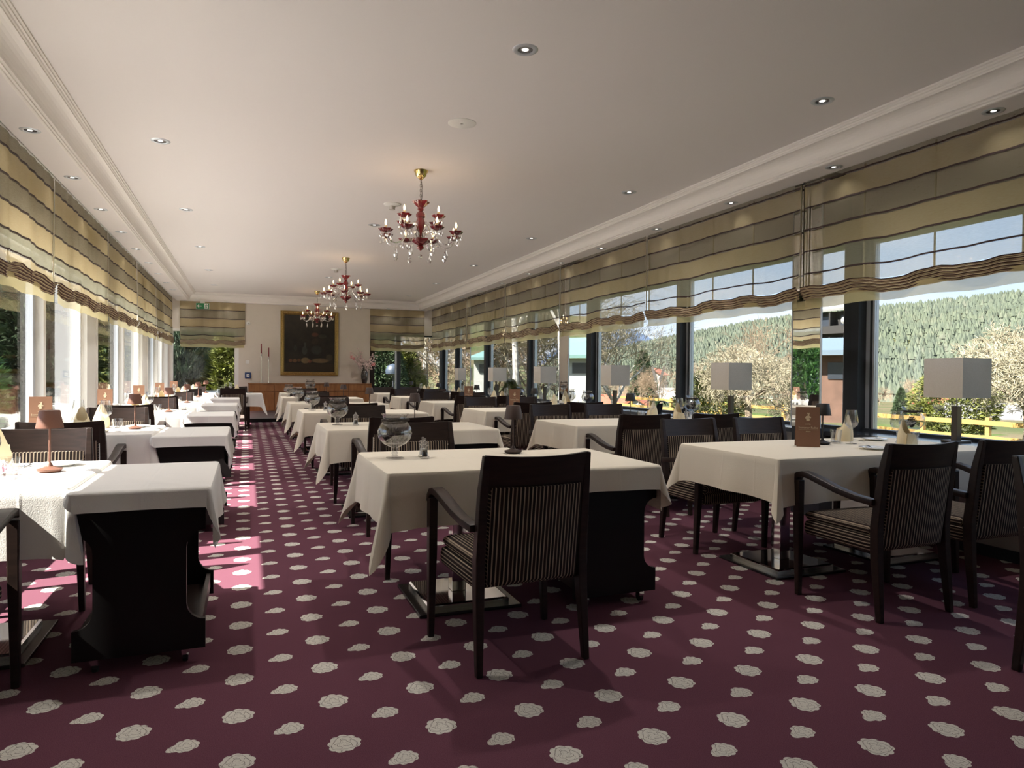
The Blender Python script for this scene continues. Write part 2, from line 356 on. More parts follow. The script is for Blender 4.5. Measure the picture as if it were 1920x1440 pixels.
struct('soffit_right', MB().box(4.41, 4.66, -3.0, 18.75, 3.0, 3.3), 'ceiling_paint')
struct('soffit_back', MB().box(-1.35, 4.41, 18.51, 18.75, 3.0, 3.3), 'ceiling_paint')
struct('soffit_front', MB().box(-1.35, 4.41, -3.0, -2.58, 3.0, 3.3), 'ceiling_paint')
struct('niche_left', MB().box(-2.1, -1.62, -3.0, 18.75, 3.07, 3.3), 'ceiling_paint')
struct('niche_right', MB().box(4.66, 5.3, -3.0, 18.75, 3.07, 3.3), 'ceiling_paint')
struct('wall_front', MB().box(-2.3, 5.4, -3.2, -3.0, 0, 3.3), 'wall_paint')
# back wall
b = MB(); b.box(-0.20, 3.10, 18.75, 18.95, 0, 3.3); b.box(-2.17, -0.20, 18.75, 18.95, 2.32, 3.3); b.box(3.10, 5.3, 18.75, 18.95, 2.32, 3.3)
b.box(-2.17, -0.20, 18.75, 18.95, 0, 0.60); b.box(3.10, 5.3, 18.75, 18.95, 0, 0.66)
struct('wall_back', b, 'wall_paint')
struct('baseboard_back', MB().box(-0.20, 3.10, 18.735, 18.75, 0, 0.09), 'dark_wood')
# right wall: low panel, sill, lintel
b = MB(); b.box(4.88, 5.26, -3.0, 18.75, 0, 0.735); b.box(5.06, 5.30, -3.0, 18.95, 2.46, 3.3); struct('wall_right', b, 'panel_grey')
struct('baseboard_right', MB().box(4.865, 4.88, -3.0, 18.75, 0, 0.08), 'anthracite')
struct('trim_2', MB().box(4.79, 5.26, -3.0, 18.75, 0.735, 0.775), 'sill_dark')
# left wall: low panel, sill, lintel, piers
b = MB(); b.box(-2.15, -1.90, -3.0, 18.75, 0, 0.64); b.box(-2.15, -1.86, -3.0, 2.95, 0.64, 2.36); b.box(-2.15, -1.86, -3.0, 18.95, 2.36, 3.3); struct('wall_left', b, 'white_paint')
struct('trim_3', MB().box(-2.17, -1.82, -3.0, 18.75, 0.64, 0.68), 'white_paint')
PIERS = [(5.35, 5.90), (9.90, 10.46), (14.75, 15.40)]
for i, (a, c) in enumerate(PIERS):
    p = struct('pillar_left', MB().box(-2.0, -1.86, a, c, 0, 3.07), 'white_paint', bevel=0.006)
    obj('outer_pier', MB().box(-2.20, -2.001, a - .02, c + .02, -0.3, 3.3), 'stucco', p)
    obj('edge_bead', MB().box(-1.87, -1.842, c - .03, c + .012, 0.68, 3.0), 'white_paint', p)
struct('pillar_corner', MB().box(-2.17, -1.80, 18.58, 18.80, 0, 3.07), 'white_paint')
# left windows
wn = [0]
def window(parts):
    wn[0] += 1
    e = bpy.data.objects.new('window_%d' % wn[0], None); COL.objects.link(e); e['kind'] = 'structure'; e.empty_display_size = .1
    for nm, mb, mt in parts: obj(nm, mb, mt, e)
    return e
LE = [2.95, 5.35, 5.90, 9.90, 10.46, 14.75, 15.40, 18.58]
for i in range(0, 8, 2):
    a, c = LE[i], LE[i+1]
    mid = {0: 4.85, 2: 7.98, 4: 12.65, 6: 17.1}[i]
    parts = []
    for y in (a + .035, c - .035): parts.append(('side_frame', MB().box(-2.0, -1.92, y - .035, y + .035, 0.68, 2.36), 'white_paint'))
    parts += [('bottom_frame', MB().box(-2.0, -1.92, a, c, 0.68, 0.74), 'white_paint'), ('top_frame', MB().box(-2.0, -1.92, a, c, 2.30, 2.36), 'white_paint')]
    segs = [(a, c)] if mid is None else [(a, mid), (mid, c)]
    if mid:
        parts.append(('mullion', MB().box(-2.0, -1.86, mid - .045, mid + .045, 0.68, 2.36), 'white_paint'))
        parts.append(('sash_frame', MB().box(-1.99, -1.93, mid - .12, mid - .045, 0.70, 2.34), 'alu'))
    for p, q in segs: parts.append(('pane', MB().box(-1.968, -1.956, p + .05, q - .05, 0.72, 2.32), 'pane_glass'))
    window(parts)
# right windows with dark posts and silver outer frames
POST = [-0.43, 2.05, 4.645, 7.345, 9.745, 12.32, 14.855, 17.30, 18.68]
prev = -3.0
for i, y in enumerate(POST):
    parts = [('post', MB().box(5.07, 5.20, y - .04, y + .045, 0.775, 2.46), 'anthracite'),
             ('outer_frame', MB().box(5.16, 5.23, y - .090, y - .042, 0.775, 2.46), 'alu'),
             ('seal_strip', MB().box(5.15, 5.21, y - .108, y - .092, 0.775, 2.46), 'anthracite'),
             ('inner_frame', MB().box(5.16, 5.21, y - .130, y - .110, 0.775, 2.46), 'alu'),
             ('pane', MB().box(5.172, 5.182, prev + .045, y - .130, 0.775, 2.46), 'pane_glass'),
             ('bottom_frame', MB().box(5.13, 5.21, prev + .045, y - .04, 0.775, 0.80), 'anthracite')]
    window(parts); prev = y
for y in (-0.38, 4.69, 9.79, 14.90):
    p = struct('pillar_mirror', MB().box(4.73, 5.088, y, y + .34, 0, 3.07), 'anthracite')
    obj('mirror_face', MB().box(4.722, 4.73, y + .004, y + .336, 0.80, 3.0), 'mirror', p)
    obj('mirror_side', MB().box(4.734, 5.086, y - .006, y, 0.80, 3.0), 'mirror', p)
    obj('edge_trim', MB().box(4.718, 4.73, y - .008, y + .004, 0.80, 3.0), 'alu', p)
    obj('edge_trim', MB().box(4.718, 4.73, y + .336, y + .345, 0.80, 3.0), 'alu', p)
# back windows
window([('side_frame', MB().box(-0.30, -0.20, 18.77, 18.87, 0.60, 2.32), 'white_paint'), ('side_frame', MB().box(-1.80, -1.70, 18.77, 18.87, 0.60, 2.32), 'white_paint'),
        ('bottom_frame', MB().box(-1.70, -0.30, 18.77, 18.87, 0.60, 0.66), 'white_paint'), ('top_frame', MB().box(-1.70, -0.30, 18.77, 18.87, 2.26, 2.32), 'white_paint'),
        ('pane', MB().box(-1.70, -0.30, 18.81, 18.82, 0.66, 2.26), 'pane_glass')])
window([('post', MB().box(3.10, 3.22, 18.74, 18.87, 0.66, 2.32), 'dark_wood'), ('mullion', MB().box(3.84, 3.94, 18.76, 18.87, 0.66, 2.32), 'anthracite'), ('inner_frame', MB().box(3.80, 3.84, 18.78, 18.87, 0.66, 2.32), 'alu'),
        ('post', MB().box(5.07, 5.20, 18.76, 18.90, 0.66, 2.32), 'anthracite'), ('bottom_frame', MB().box(3.22, 5.07, 18.77, 18.87, 0.66, 0.70), 'anthracite'),
        ('top_frame', MB().box(3.22, 5.07, 18.77, 18.87, 2.28, 2.32), 'anthracite'),
        ('pane', MB().box(3.22, 3.80, 18.81, 18.82, 0.70, 2.28), 'pane_glass'), ('pane', MB().box(3.94, 5.07, 18.81, 18.82, 0.70, 2.28), 'pane_glass')])

# ================================================================== ROMAN BLINDS
plain('seam_dark', (0.035, 0.016, 0.014), 0.8)
def grid_uv(name, fn, us, vs_, mat, parent):
    n, m = len(us), len(vs_); v = [fn(u, q) for q in vs_ for u in us]
    f = [(j*n+i, j*n+i+1, (j+1)*n+i+1, (j+1)*n+i) for j in range(m-1) for i in range(n-1)]
    me = bpy.data.meshes.new(name); me.from_pydata(v, [], f); uv = me.uv_layers.new(name='UVMap')
    for lp in me.loops:
        k = lp.vertex_index; uv.data[lp.index].uv = (us[k % n], vs_[k // n])
    me.shade_smooth(); me.materials.append(M_[mat])
    o = bpy.data.objects.new(name, me); COL.objects.link(o); o.parent = parent; return o
def blind(label, loc, rz, W, mat, group, seed):
    rnd = random.Random(seed); ph = rnd.random()*6
    t = thing('roman_blind', label, 'blind', loc, rz, group)
    nt_ = max(3, round(W/0.62)); step = (W-.04)/nt_
    us = list(np.linspace(0.012, W-.012, int(W*26)))
    def sag(u): return 0.5 - 0.5*math.cos(2*PI*(u-.02)/step)
    def flat(u, f):
        edge = min(u, W-u); pull = 0.03*math.exp(-edge/.06)*max(0, f-.55)/.45
        return (u + (pull if u < W/2 else -pull), -.012 + .010*math.sin(u*11+ph+f*2)*f + .006*math.sin(u*27+ph) + .030*f*f*sag(u), -f*(0.955) - .018*f*sag(u)*(1 if f > .1 else 0) + .010*math.sin(u*5+ph)*f)
    grid_uv('fabric', flat, us, list(np.linspace(0, 1, 26)), mat, t)
    def stack(u, f):
        k = f*10; zig = abs((k % 2) - 1)
        return (u, .020 + .012*zig - .03*f + .012*math.sin(u*9+ph+f*3) + .02*sag(u), -.955 - .115*f - .028*sag(u)*(1-.3*f) + .012*math.sin(u*5+ph) + .003*math.sin(u*31+ph))
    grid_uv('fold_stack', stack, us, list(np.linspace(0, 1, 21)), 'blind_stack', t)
    def hem(u, f): return (min(max(u, .03), W-.03), -.005 + .008*math.sin(u*8+ph), -1.03 - .115*f - .012*sag(u))
    grid_uv('hem', hem, us, [0, .5, 1], 'blind_hem', t)
    obj('head_rail', MB().box(0, W, -.03, .0, -.01, .03), 'white_plastic', t)
    for k in range(nt_ + 1):
        u = .02 + k*step
        b = MB(); b.box(u-.006, u+.006, -.034, -.026, -0.96, -.02); obj('cord_tape', b, 'blind_tape', t)
    for f0 in {'blind_right': (.055, .262, .468, .672, .88), 'blind_left': (.130, .342, .541, .752, .907), 'blind_back': (.225, .445, .67, .885)}[mat]:
        def seam(u, q, f0=f0):
            p = flat(u, f0); return (p[0], p[1] + .003, p[2] + (q-.5)*.013)
        grid_uv('seam_line', seam, us, [0, 1], 'seam_dark', t)
    return t
RB = [(-0.18, 2.33), (2.35, 4.87), (4.90, 7.47), (7.50, 10.02), (10.05, 12.55), (12.58, 15.07), (15.10, 18.30)]
for i, (a, c) in enumerate(RB[1:]):
    blind('striped sheer roman blind on right windows, %s from the camera' % ORD[i], (4.675, a, 3.02), PI/2, c-a, 'blind_right', 'right window blinds', 10+i)
LB = [(4.92, 7.40), (7.43, 9.98), (10.0, 12.42), (12.45, 14.97), (15.0, 18.1)]
for i, (a, c) in enumerate(LB):
    blind('striped gold roman blind on left windows, %s from the camera' % ORD[i], (-1.64, c, 3.02), -PI/2, c-a, 'blind_left', 'left window blinds', 30+i)
blind('striped roman blind left of the painting on the back wall', (-0.04, 18.70, 3.02), PI, 1.52, 'blind_back', 'back wall blinds', 50)
blind('striped roman blind right of the painting on the back wall', (4.60, 18.70, 3.02), PI, 1.52, 'blind_back', 'back wall blinds', 51)
# blinds behind the camera's frame edge also shade the room
blind('striped gold roman blind on left windows beside the camera', (-1.64, 4.88, 3.02), -PI/2, 2.5, 'blind_left', 'left window blinds', 36)
blind('striped sheer roman blind on right windows beside the camera', (4.675, -0.18, 3.02), PI/2, 2.5, 'blind_right', 'right window blinds', 20)

# ================================================================== CEILING FITTINGS
def mk_down(watt=DOWN_W):
    t = thing('downlight', '', 'ceiling light')
    obj('trim_ring', MB().lathe([(.040, .004), (.040, -.003), (.046, -.006), (.064, -.004), (.068, .0), (.068, .004)], 24), 'alu', t, True)
    obj('reflector', MB().lathe([(.040, .0), (.032, .02), (.022, .035)], 20), 'chrome', t, True)
    obj('lamp_lens', MB().lathe([(.0005, -.001), (.017, -.001), (.017, .004), (.0005, .004)], 14), 'downlight_glow', t)
    ld = bpy.data.lights.new('downlight_lamp', 'SPOT'); ld.energy = watt; ld.spot_size = 2.3; ld.spot_blend = 0.8; ld.shadow_soft_size = 0.04; ld.color = (1.0, 0.94, 0.885)
    lo = bpy.data.objects.new('downlight_lamp', ld); COL.objects.link(lo); lo.parent = t; lo.location = (0, 0, -.012)
    return t
PD = Proto(mk_down); PDS = Proto(lambda: mk_down(DOWN_W*.05))
for i, y in enumerate([3.35, 4.66, 5.96, 7.26, 8.56, 9.84, 11.12, 12.43, 13.73, 15.04, 16.27, 17.57]):
    PDS.at((-1.48, y, 3.0), 0, 'small round downlight in left soffit, %s' % (['nearest to the camera, out of frame', 'just outside the frame'][i] if i < 2 else 'number %s from the camera' % ['one', 'two', 'three', 'four', 'five', 'six', 'seven', 'eight', 'nine', 'ten'][i-2]), 'left soffit downlights')
for i, y in enumerate([3.09, 4.40, 5.70, 7.05, 8.42, 9.74, 11.02, 12.38, 13.7, 15.0, 16.3, 17.6]):
    PDS.at((4.545, y, 3.0), 0, 'small round downlight in right soffit, number %s from the camera' % ['one', 'two', 'three', 'four', 'five', 'six', 'seven', 'eight', 'nine', 'ten', 'eleven', 'twelve'][i], 'right soffit downlights')
for i, y in enumerate([3.80, 6.52, 9.14, 11.74, 14.35, 16.75]):
    PD.at((-0.69, y, 3.2), 0, '%s round downlight in ceiling along left cornice' % ORD[i], 'left ceiling downlights', 1.15)
for i, y in enumerate([3.77, 6.40, 9.09, 11.77, 14.40, 17.0]):
    PD.at((3.78, y, 3.2), 0, '%s round downlight in ceiling along right cornice' % ORD[i], 'right ceiling downlights', 1.15)
for i, y in enumerate([3.85, 9.10, 14.4]):
    PD.at((1.55, y, 3.2), 0, '%s round downlight in the ceiling centre line' % ORD[i], 'centre ceiling downlights', 1.15)
for i, x in enumerate([-1.45, -0.45, 3.55, 4.5]):
    PDS.at((x, 18.545, 3.0), 0, 'tiny downlight above back wall blind, %s of four' % ['first', 'second', 'third', 'last'][i], 'back soffit downlights')
sp = tag(obj('ceiling_speaker', MB().lathe([(.01, .0), (.01, -.006), (.085, -.008), (.095, -.004), (.095, .002)], 32), 'white_plastic', smooth=True), 'flat round white ceiling plate before the nearest chandelier', 'speaker'); sp.location = (1.55, 5.15, 3.2); sp.scale = (1.15, 1.15, 1)
def mk_smoke():
    t = thing('smoke_detector', '', 'detector')
    obj('base', MB().lathe([(.10, 0), (.10, -.008), (.06, -.02), (.05, -.025), (.001, -.025)], 24), 'white_plastic', t, True)
    obj('sensor_head', MB().lathe([(.036, -.02), (.036, -.03), (.03, -.055), (.034, -.058), (.034, -.064), (.001, -.066)], 18), 'panel_grey', t, True)
    return t
PS = Proto(mk_smoke)
for y, l in ((7.90, 'white smoke detector just behind the nearest chandelier'), (13.2, 'white smoke detector between second and farthest chandeliers')): PS.at((1.55, y, 3.2), 0, l, 'smoke detectors')

# ================================================================== CHANDELIERS
def mk_chandelier():
    t = thing('chandelier', '', 'chandelier')
    obj('canopy', MB().lathe([(.068, 0), (.066, -.012), (.055, -.03), (.05, -.05), (.03, -.07), (.012, -.085), (.004, -.09)], 24), 'brass', t, True)
    b = MB()
    for k in range(9):
        z = -.095 - k*.024; a = (k % 2)*PI/2
        pts = [(.008*math.cos(q)*math.cos(a), .008*math.cos(q)*math.sin(a), z + .016*math.sin(q)) for q in [2*PI*i/10 for i in range(11)]]
        b.tube(pts, .0022, 4, False)
    b.tube([(.006, 0, -.09), (.016, .004, -.18), (.012, 0, -.25), (.004, 0, -.30)], .0025, 5); obj('chain', b, 'bronze', t)
    obj('crown', MB().lathe([(.012, -.36), (.035, -.345), (.055, -.325), (.072, -.305), (.076, -.296), (.066, -.300), (.045, -.322), (.012, -.33)], 36, lob=6, amp=.16), 'ruby_glass', t, True)
    obj('stem', MB().lathe([(.010, -.33), (.028, -.36), (.030, -.375), (.018, -.385), (.032, -.40), (.044, -.42), (.044, -.44), (.030, -.455), (.036, -.47), (.042, -.49), (.038, -.54), (.022, -.60), (.018, -.66)], 22, lob=8, amp=.05), 'ruby_glass', t, True)
    obj('hub_bowl', MB().lathe([(.018, -.645), (.06, -.65), (.086, -.655), (.090, -.665), (.075, -.685), (.045, -.705), (.02, -.715), (.032, -.728), (.030, -.742), (.015, -.755), (.004, -.765)], 30, lob=6, amp=.13), 'ruby_glass', t, True)
    b = MB(); b.tube([(0, 0, -.765), (0, 0, -.80)], .0015, 4); b.ell((0, 0, -.822), (.020, .020, .020), 8, 6); obj('pendant_ball', b, 'crystal', t)
    def drop(b, x, y, z, s=1.0):
        b.tube([(x, y, z), (x, y, z-.02*s)], .001, 3); b.lathe([(.001, 0), (.004*s, -.012*s), (.012*s, -.035*s), (.013*s, -.045*s), (.007*s, -.058*s), (.001, -.063*s)], 6, (x, y, z-.018*s))
    for tier, (n, R, zd, off) in enumerate(((8, .355, -.615, 0.2), (4, .225, -.475, 0.6))):
        for k in range(n):
            a = off + 2*PI*k/n; ca, sa = math.cos(a), math.sin(a)
            P = lambda r, z: (r*ca, r*sa, z)
            if tier == 0: pts = [P(.03, -.665), P(.05, -.60), P(.10, -.58), P(.15, -.62), P(.20, -.69), P(.26, -.715), P(.325, -.69), P(.354, -.65), P(.355, -.615)]
            else: pts = [P(.02, -.66), P(.03, -.56), P(.07, -.50), P(.11, -.52), P(.15, -.57), P(.195, -.565), P(.223, -.53), P(.225, -.475)]
            sm = []
            for i in range(len(pts)-1):
                p0, p1, p2, p3 = [Vector(pts[min(max(i+d, 0), len(pts)-1)]) for d in (-1, 0, 1, 2)]
                for q in (0, .33, .67): sm.append(.5*((2*p1) + (p2-p0)*q + (2*p0-5*p1+4*p2-p3)*q*q + (3*p1-p0-3*p2+p3)*q**3))
            sm.append(Vector(pts[-1]))
            arm = obj('arm', MB().tube(sm, .0065, 6), 'crystal', t, True)
            c = (R*ca, R*sa, 0)
            obj('drip_pan', MB().lathe([(.010, zd-.018), (.022, zd-.012), (.044, zd-.004), (.058, zd+.014), (.062, zd+.020), (.044, zd+.008), (.010, zd+.004)], 24, c, 6, .17), 'ruby_glass', arm, True)
            obj('candle_tube', MB().lathe([(.011, zd), (.011, zd+.05), (.001, zd+.052)], 10, c), 'napkin', arm, True)
            obj('bulb', MB().lathe([(.006, zd+.05), (.009, zd+.062), (.011, zd+.075), (.008, zd+.09), (.003, zd+.103), (.0005, zd+.11)], 10, c), 'bulb', arm, True)
            b = MB()
            for j in range(4):
                q = 2*PI*j/4 + a; drop(b, c[0]+.05*math.cos(q), c[1]+.05*math.sin(q), zd+.012, 1.0)
            obj('prism_drops', b, 'crystal', arm, kind='stuff')
            if tier == 0:
                b = MB(); drop(b, .255*ca, .255*sa, -.72, 1.7); obj('arm_drop', b, 'crystal', arm)
            ld = bpy.data.lights.new('candle_lamp', 'POINT'); ld.energy = CAND_W; ld.shadow_soft_size = .012; ld.color = (1.0, .72, .42)
            lo = bpy.data.objects.new('candle_lamp', ld); COL.objects.link(lo); lo.parent = arm; lo.location = (c[0], c[1], zd+.125)
    return t
PC = Proto(mk_chandelier)
for y, l, rz in ((6.50, 'nearest red glass chandelier with candle bulbs and crystal drops', 0.0), (11.88, 'second red glass chandelier hanging along the ceiling centre', .4), (16.96, 'farthest red glass chandelier hanging before the painting', .9)):
    PC.at((1.55, y, 3.2), rz, l, 'chandeliers')

# ================================================================== CHAIRS
def mk_chair():
    t = thing('armchair', '', 'chair')
    s = MB().box(-.258, .258, -.205, .268, .340, .428); obj('seat', s, 'stripe_fabric', t, True, .028)
    s = MB()
    s.loft([[(-a, y0, z), (a, y0, z), (a, y1, z), (-a, y1, z)] for a, y0, y1, z in ((.225, -.165, .262, .425), (.238, -.175, .275, .44), (.238, -.175, .275, .462), (.215, -.16, .25, .478))])
    obj('cushion', s, 'stripe_fabric', t, True, .010)
    rings = []
    for z in (.370, .385, .45, .55, .65, .74, .785):
        le = -.055*(z-.37)/.42; k = .6 if z == .370 else 1.0; W = .212; r = []
        for j in range(9): x = -W + 2*W*j/8; r.append((x, -.195 + le + .012*k*(1-(x/W)**2), z))
        for j in range(9): x = W - 2*W*j/8; r.append((x, -.232 + le - .034*k*(1-(x/W)**2), z))
        rings.append(r)
    obj('backrest', MB().loft(rings), 'stripe_fabric', t, True)
    rings = []
    for i in range(11):
        x = -.238 + .476*i/10; c = .034*(1-(x/.238)**2); dz = -.010*(1-(x/.238)**2)
        rings.append([(x, -.243-c, .765), (x, -.268-c, .765), (x, -.296-c, .92+dz), (x, -.274-c, .92+dz)])
    obj('top_rail', MB().loft(rings), 'dark_wood', t, True)
    for sx in (-1, 1):
        obj('leg', MB().beam([(sx*.252, -.258, 0, .028, .032), (sx*.244, -.225, .34, .040, .050), (sx*.242, -.222, .48, .042, .050), (sx*.240, -.255, .77, .036, .042), (sx*.236, -.284, .918, .028, .028)]), 'dark_wood', t, False, .004)
        obj('leg', MB().beam([(sx*.302, .247, 0, .028, .030), (sx*.294, .262, .42, .040, .046), (sx*.292, .264, .66, .042, .046)]), 'dark_wood', t, False, .004)
        path = [(-.225, .610), (-.12, .618), (.0, .640), (.10, .668), (.18, .690), (.228, .698), (.262, .690), (.280, .668), (.282, .64)]
        rings = []
        for i, (y, z) in enumerate(path):
            a = path[max(i-1, 0)]; c = path[min(i+1, len(path)-1)]; dy, dz = c[0]-a[0], c[1]-a[1]; L = math.hypot(dy, dz); ny, nz = -dz/L*.016, dy/L*.016
            x = sx*(.262 + .03*(i/(len(path)-1))); w_ = .022 + .006*math.sin(PI*i/8)
            rings.append([(x-w_, y+ny, z+nz), (x+w_, y+ny, z+nz), (x+w_, y-ny, z-nz), (x-w_, y-ny, z-nz)])
        obj('armrest', MB().loft(rings), 'dark_wood', t, True, .003)
    return t
PCH = Proto(mk_chair); rc = random.Random(3)
def chair(x, y, rz, label, group): PCH.at((x, y, 0), rz, label, group)
for k, y in enumerate(ROWS):
    o = ORD[k]; j = (lambda s: rc.uniform(-s, s)) if k else (lambda s: 0)
    if k < 5:
        chair(1.135+j(.02), y-.75+j(.03), (.05 if k == 0 else 0)+j(.04), 'dark wooden armchair with striped upholstery on near side of %s middle table' % o, 'chairs at the middle tables')
        chair(1.10+j(.02), y+.70+j(.03), PI+j(.04), 'dark wooden armchair with striped upholstery on far side of %s middle table' % o, 'chairs at the middle tables')
    for xx, nm in ((3.27, 'aisle'), (3.96, 'window')):
        chair(xx+j(.02), y-.86+j(.03), j(.04), 'dark striped armchair, near %s seat of %s right window table' % (nm, o), 'chairs at the right window tables')
        chair(xx-.02+j(.02), y+.58+j(.03), PI+j(.04), 'dark striped armchair, far %s seat of %s right window table' % (nm, o), 'chairs at the right window tables')
    if k < 5:
        chair(-1.15+j(.02), y-.73+j(.02), j(.03), 'dark striped armchair on near side of %s left window table' % o, 'chairs at the left window tables')
        chair(-1.10+j(.02), y+.68+j(.02), PI+j(.03), 'dark striped armchair on far side of %s left window table' % o, 'chairs at the left window tables')
chair(3.34, 1.70, PI, 'dark striped armchair cut by the right picture edge', 'chairs at the right window tables')
chair(-.28, 16.03, 0, 'dark striped armchair at the aisle end table before the sideboard', 'chairs at the left window tables')
chair(-.25, 17.42, PI, 'dark striped armchair behind the aisle end table, facing the camera', 'chairs at the left window tables')
chair(-1.15, 17.40, PI, 'dark striped armchair in the back left corner', 'chairs at the left window tables')

# ================================================================== TABLES, CLOTHS, TROLLEYS
def mk_table(w_, d_):
    def f():
        t = thing('pedestal_table', '', 'table')
        obj('table_top', MB().box(-w_/2+.012, w_/2-.012, -d_/2+.012, d_/2-.012, .735, .772), 'dark_wood', t)
        obj('pedestal', MB().box(-.04, .04, -.04, .04, .045, .70), 'chrome', t, False, .004)
        obj('pedestal', MB().box(-.15, .15, -.15, .15, .70, .735), 'black_plate', t)
        obj('base_plate', MB().box(-.28, .28, -.28, .28, 0, .018), 'black_plate', t, False, .004)
        obj('chrome_plate', MB().loft([[(-a, -a, z), (a, -a, z), (a, a, z), (-a, a, z)] for a, z in ((.225, .018), (.225, .040), (.215, .046))]), 'chrome', t)
        return t
    return f
PT = Proto(mk_table(.92, .90)); PT2 = Proto(mk_table(.90, .92))
def cloth_mesh(w_, d_, drops, corner=.75, seed=0, flare=.10, fold=True):
    """drops: (-y, +x, +y, -x)"""
    rnd = random.Random(seed); hx, hy = w_/2, d_/2; R = .018; per = []
    cs = [(hx-R, -hy+R), (hx-R, hy-R), (-hx+R, hy-R), (-hx+R, -hy+R)]
    sides = [((-hx+R, -hy), (hx-R, -hy), (0, -1)), ((hx, -hy+R), (hx, hy-R), (1, 0)), ((hx-R, hy), (-hx+R, hy), (0, 1)), ((-hx, hy-R), (-hx, -hy+R), (-1, 0))]
    for i, (a, c, n) in enumerate(sides):
        L = math.hypot(c[0]-a[0], c[1]-a[1]); N = max(10, int(L/.045))
        for j in range(N+1):
            q = j/N; s_ = q*L; e_ = min(s_, L-s_)
            wv = .012*math.sin(s_*9+seed*1.7+i) + .008*math.sin(s_*21+seed)
            nb = 0.0
            per.append((a[0]+(c[0]-a[0])*q, a[1]+(c[1]-a[1])*q, n[0], n[1], drops[i], .012 + wv*(1-math.exp(-e_/.1)) + .0*nb, .06*math.exp(-e_/.07)))
        d2 = drops[(i+1) % 4]; n0 = math.atan2(n[1], n[0]); cc = cs[i]; sk = rnd.uniform(-.12, .12); kk = corner*rnd.uniform(.85, 1.1)
        small = min(drops[i], d2) < .05
        for j in range(1, 12):
            q = j/12; an = n0 + q*PI/2; ph = (q-.5)*2
            tip = max(0, 1-abs(ph-sk)/(1.0+abs(sk))); D = drops[i]*(1-q) + d2*q
            fl = flare*(1.0 if not small else .2)*(.18 + 1.0*tip**1.3)
            if fold: fl -= .03*math.exp(-((abs(ph)-.8)/.15)**2)
            per.append((cc[0]+R*math.cos(an), cc[1]+R*math.sin(an), math.cos(an), math.sin(an), D, .012 + fl*(D/.28), (kk*tip**1.15 if not small else .1*tip)))
    n = len(per); rows = [0, .05, .15, .3, .45, .6, .75, .9, 1.0]; rings = []
    rings.append([(p[0]-p[2]*.012, p[1]-p[3]*.012, 0) for p in per])
    rings.append([(p[0], p[1], -.004) for p in per])
    for s_ in rows[1:]:
        r = []
        for p in per:
            D = p[4]*(1+p[6]); o_ = .006 + p[5]*s_**1.1
            r.append((p[0]+p[2]*o_, p[1]+p[3]*o_, -.006 - D*s_))
        rings.append(r)
    b = MB(); b.loft(rings, cap=False); b.f.append(tuple(range(n)))
    me = b.mesh('tablecloth', True); return me
def put_cloth(name, me, mat, loc, label, group, rz=0):
    o = tag(obj(name, me, mat), label, 'tablecloth', group); o.location = loc; o.rotation_euler = (0, 0, rz); return o

def mk_trolley():
    t = thing('service_trolley', '', 'trolley')
    def arc(cx, cz, r, a0, a1, n=6): return [(cx+r*math.cos(math.radians(a0+(a1-a0)*i/n)), cz+r*math.sin(math.radians(a0+(a1-a0)*i/n))) for i in range(n+1)]
    h = .25; c = .075
    poly = [(-h, .06), (h, .06), (h, .185)] + arc(h, .185+c, c, 270, 180) + arc(h, .575-c, c, 180, 90) + [(h, .575), (h, .735), (-h, .735), (-h, .575)] + arc(-h, .575-c, c, 90, 0) + arc(-h, .185+c, c, 0, -90) + [(-h, .185)]
    for y in (-.40, .375): obj('side_panel', MB().prism(poly, y, y+.025), 'black_lacquer', t)
    obj('top_board', MB().box(-.25, .25, -.42, .42, .735, .757), 'black_lacquer', t)
    obj('lower_shelf', MB().box(-.235, .235, -.375, .375, .10, .118), 'dark_wood', t)
    obj('shelf_lip', MB().box(.215, .235, -.375, .375, .118, .17), 'dark_wood', t); obj('shelf_lip', MB().box(-.235, -.215, -.375, .375, .118, .17), 'dark_wood', t)
    for sx in (-.17, .17):
        for sy in (-.37, .37):
            c_ = obj('caster', MB().box(sx-.014, sx+.014, sy-.02, sy+.02, .032, .062), 'chrome', t)
            b = MB(); b.tube([(sx-.010, sy+.004, .026), (sx+.010, sy+.004, .026)], .026, 12); obj('wheel', b, 'rubber', c_)
    return t
PTR = Proto(mk_trolley)
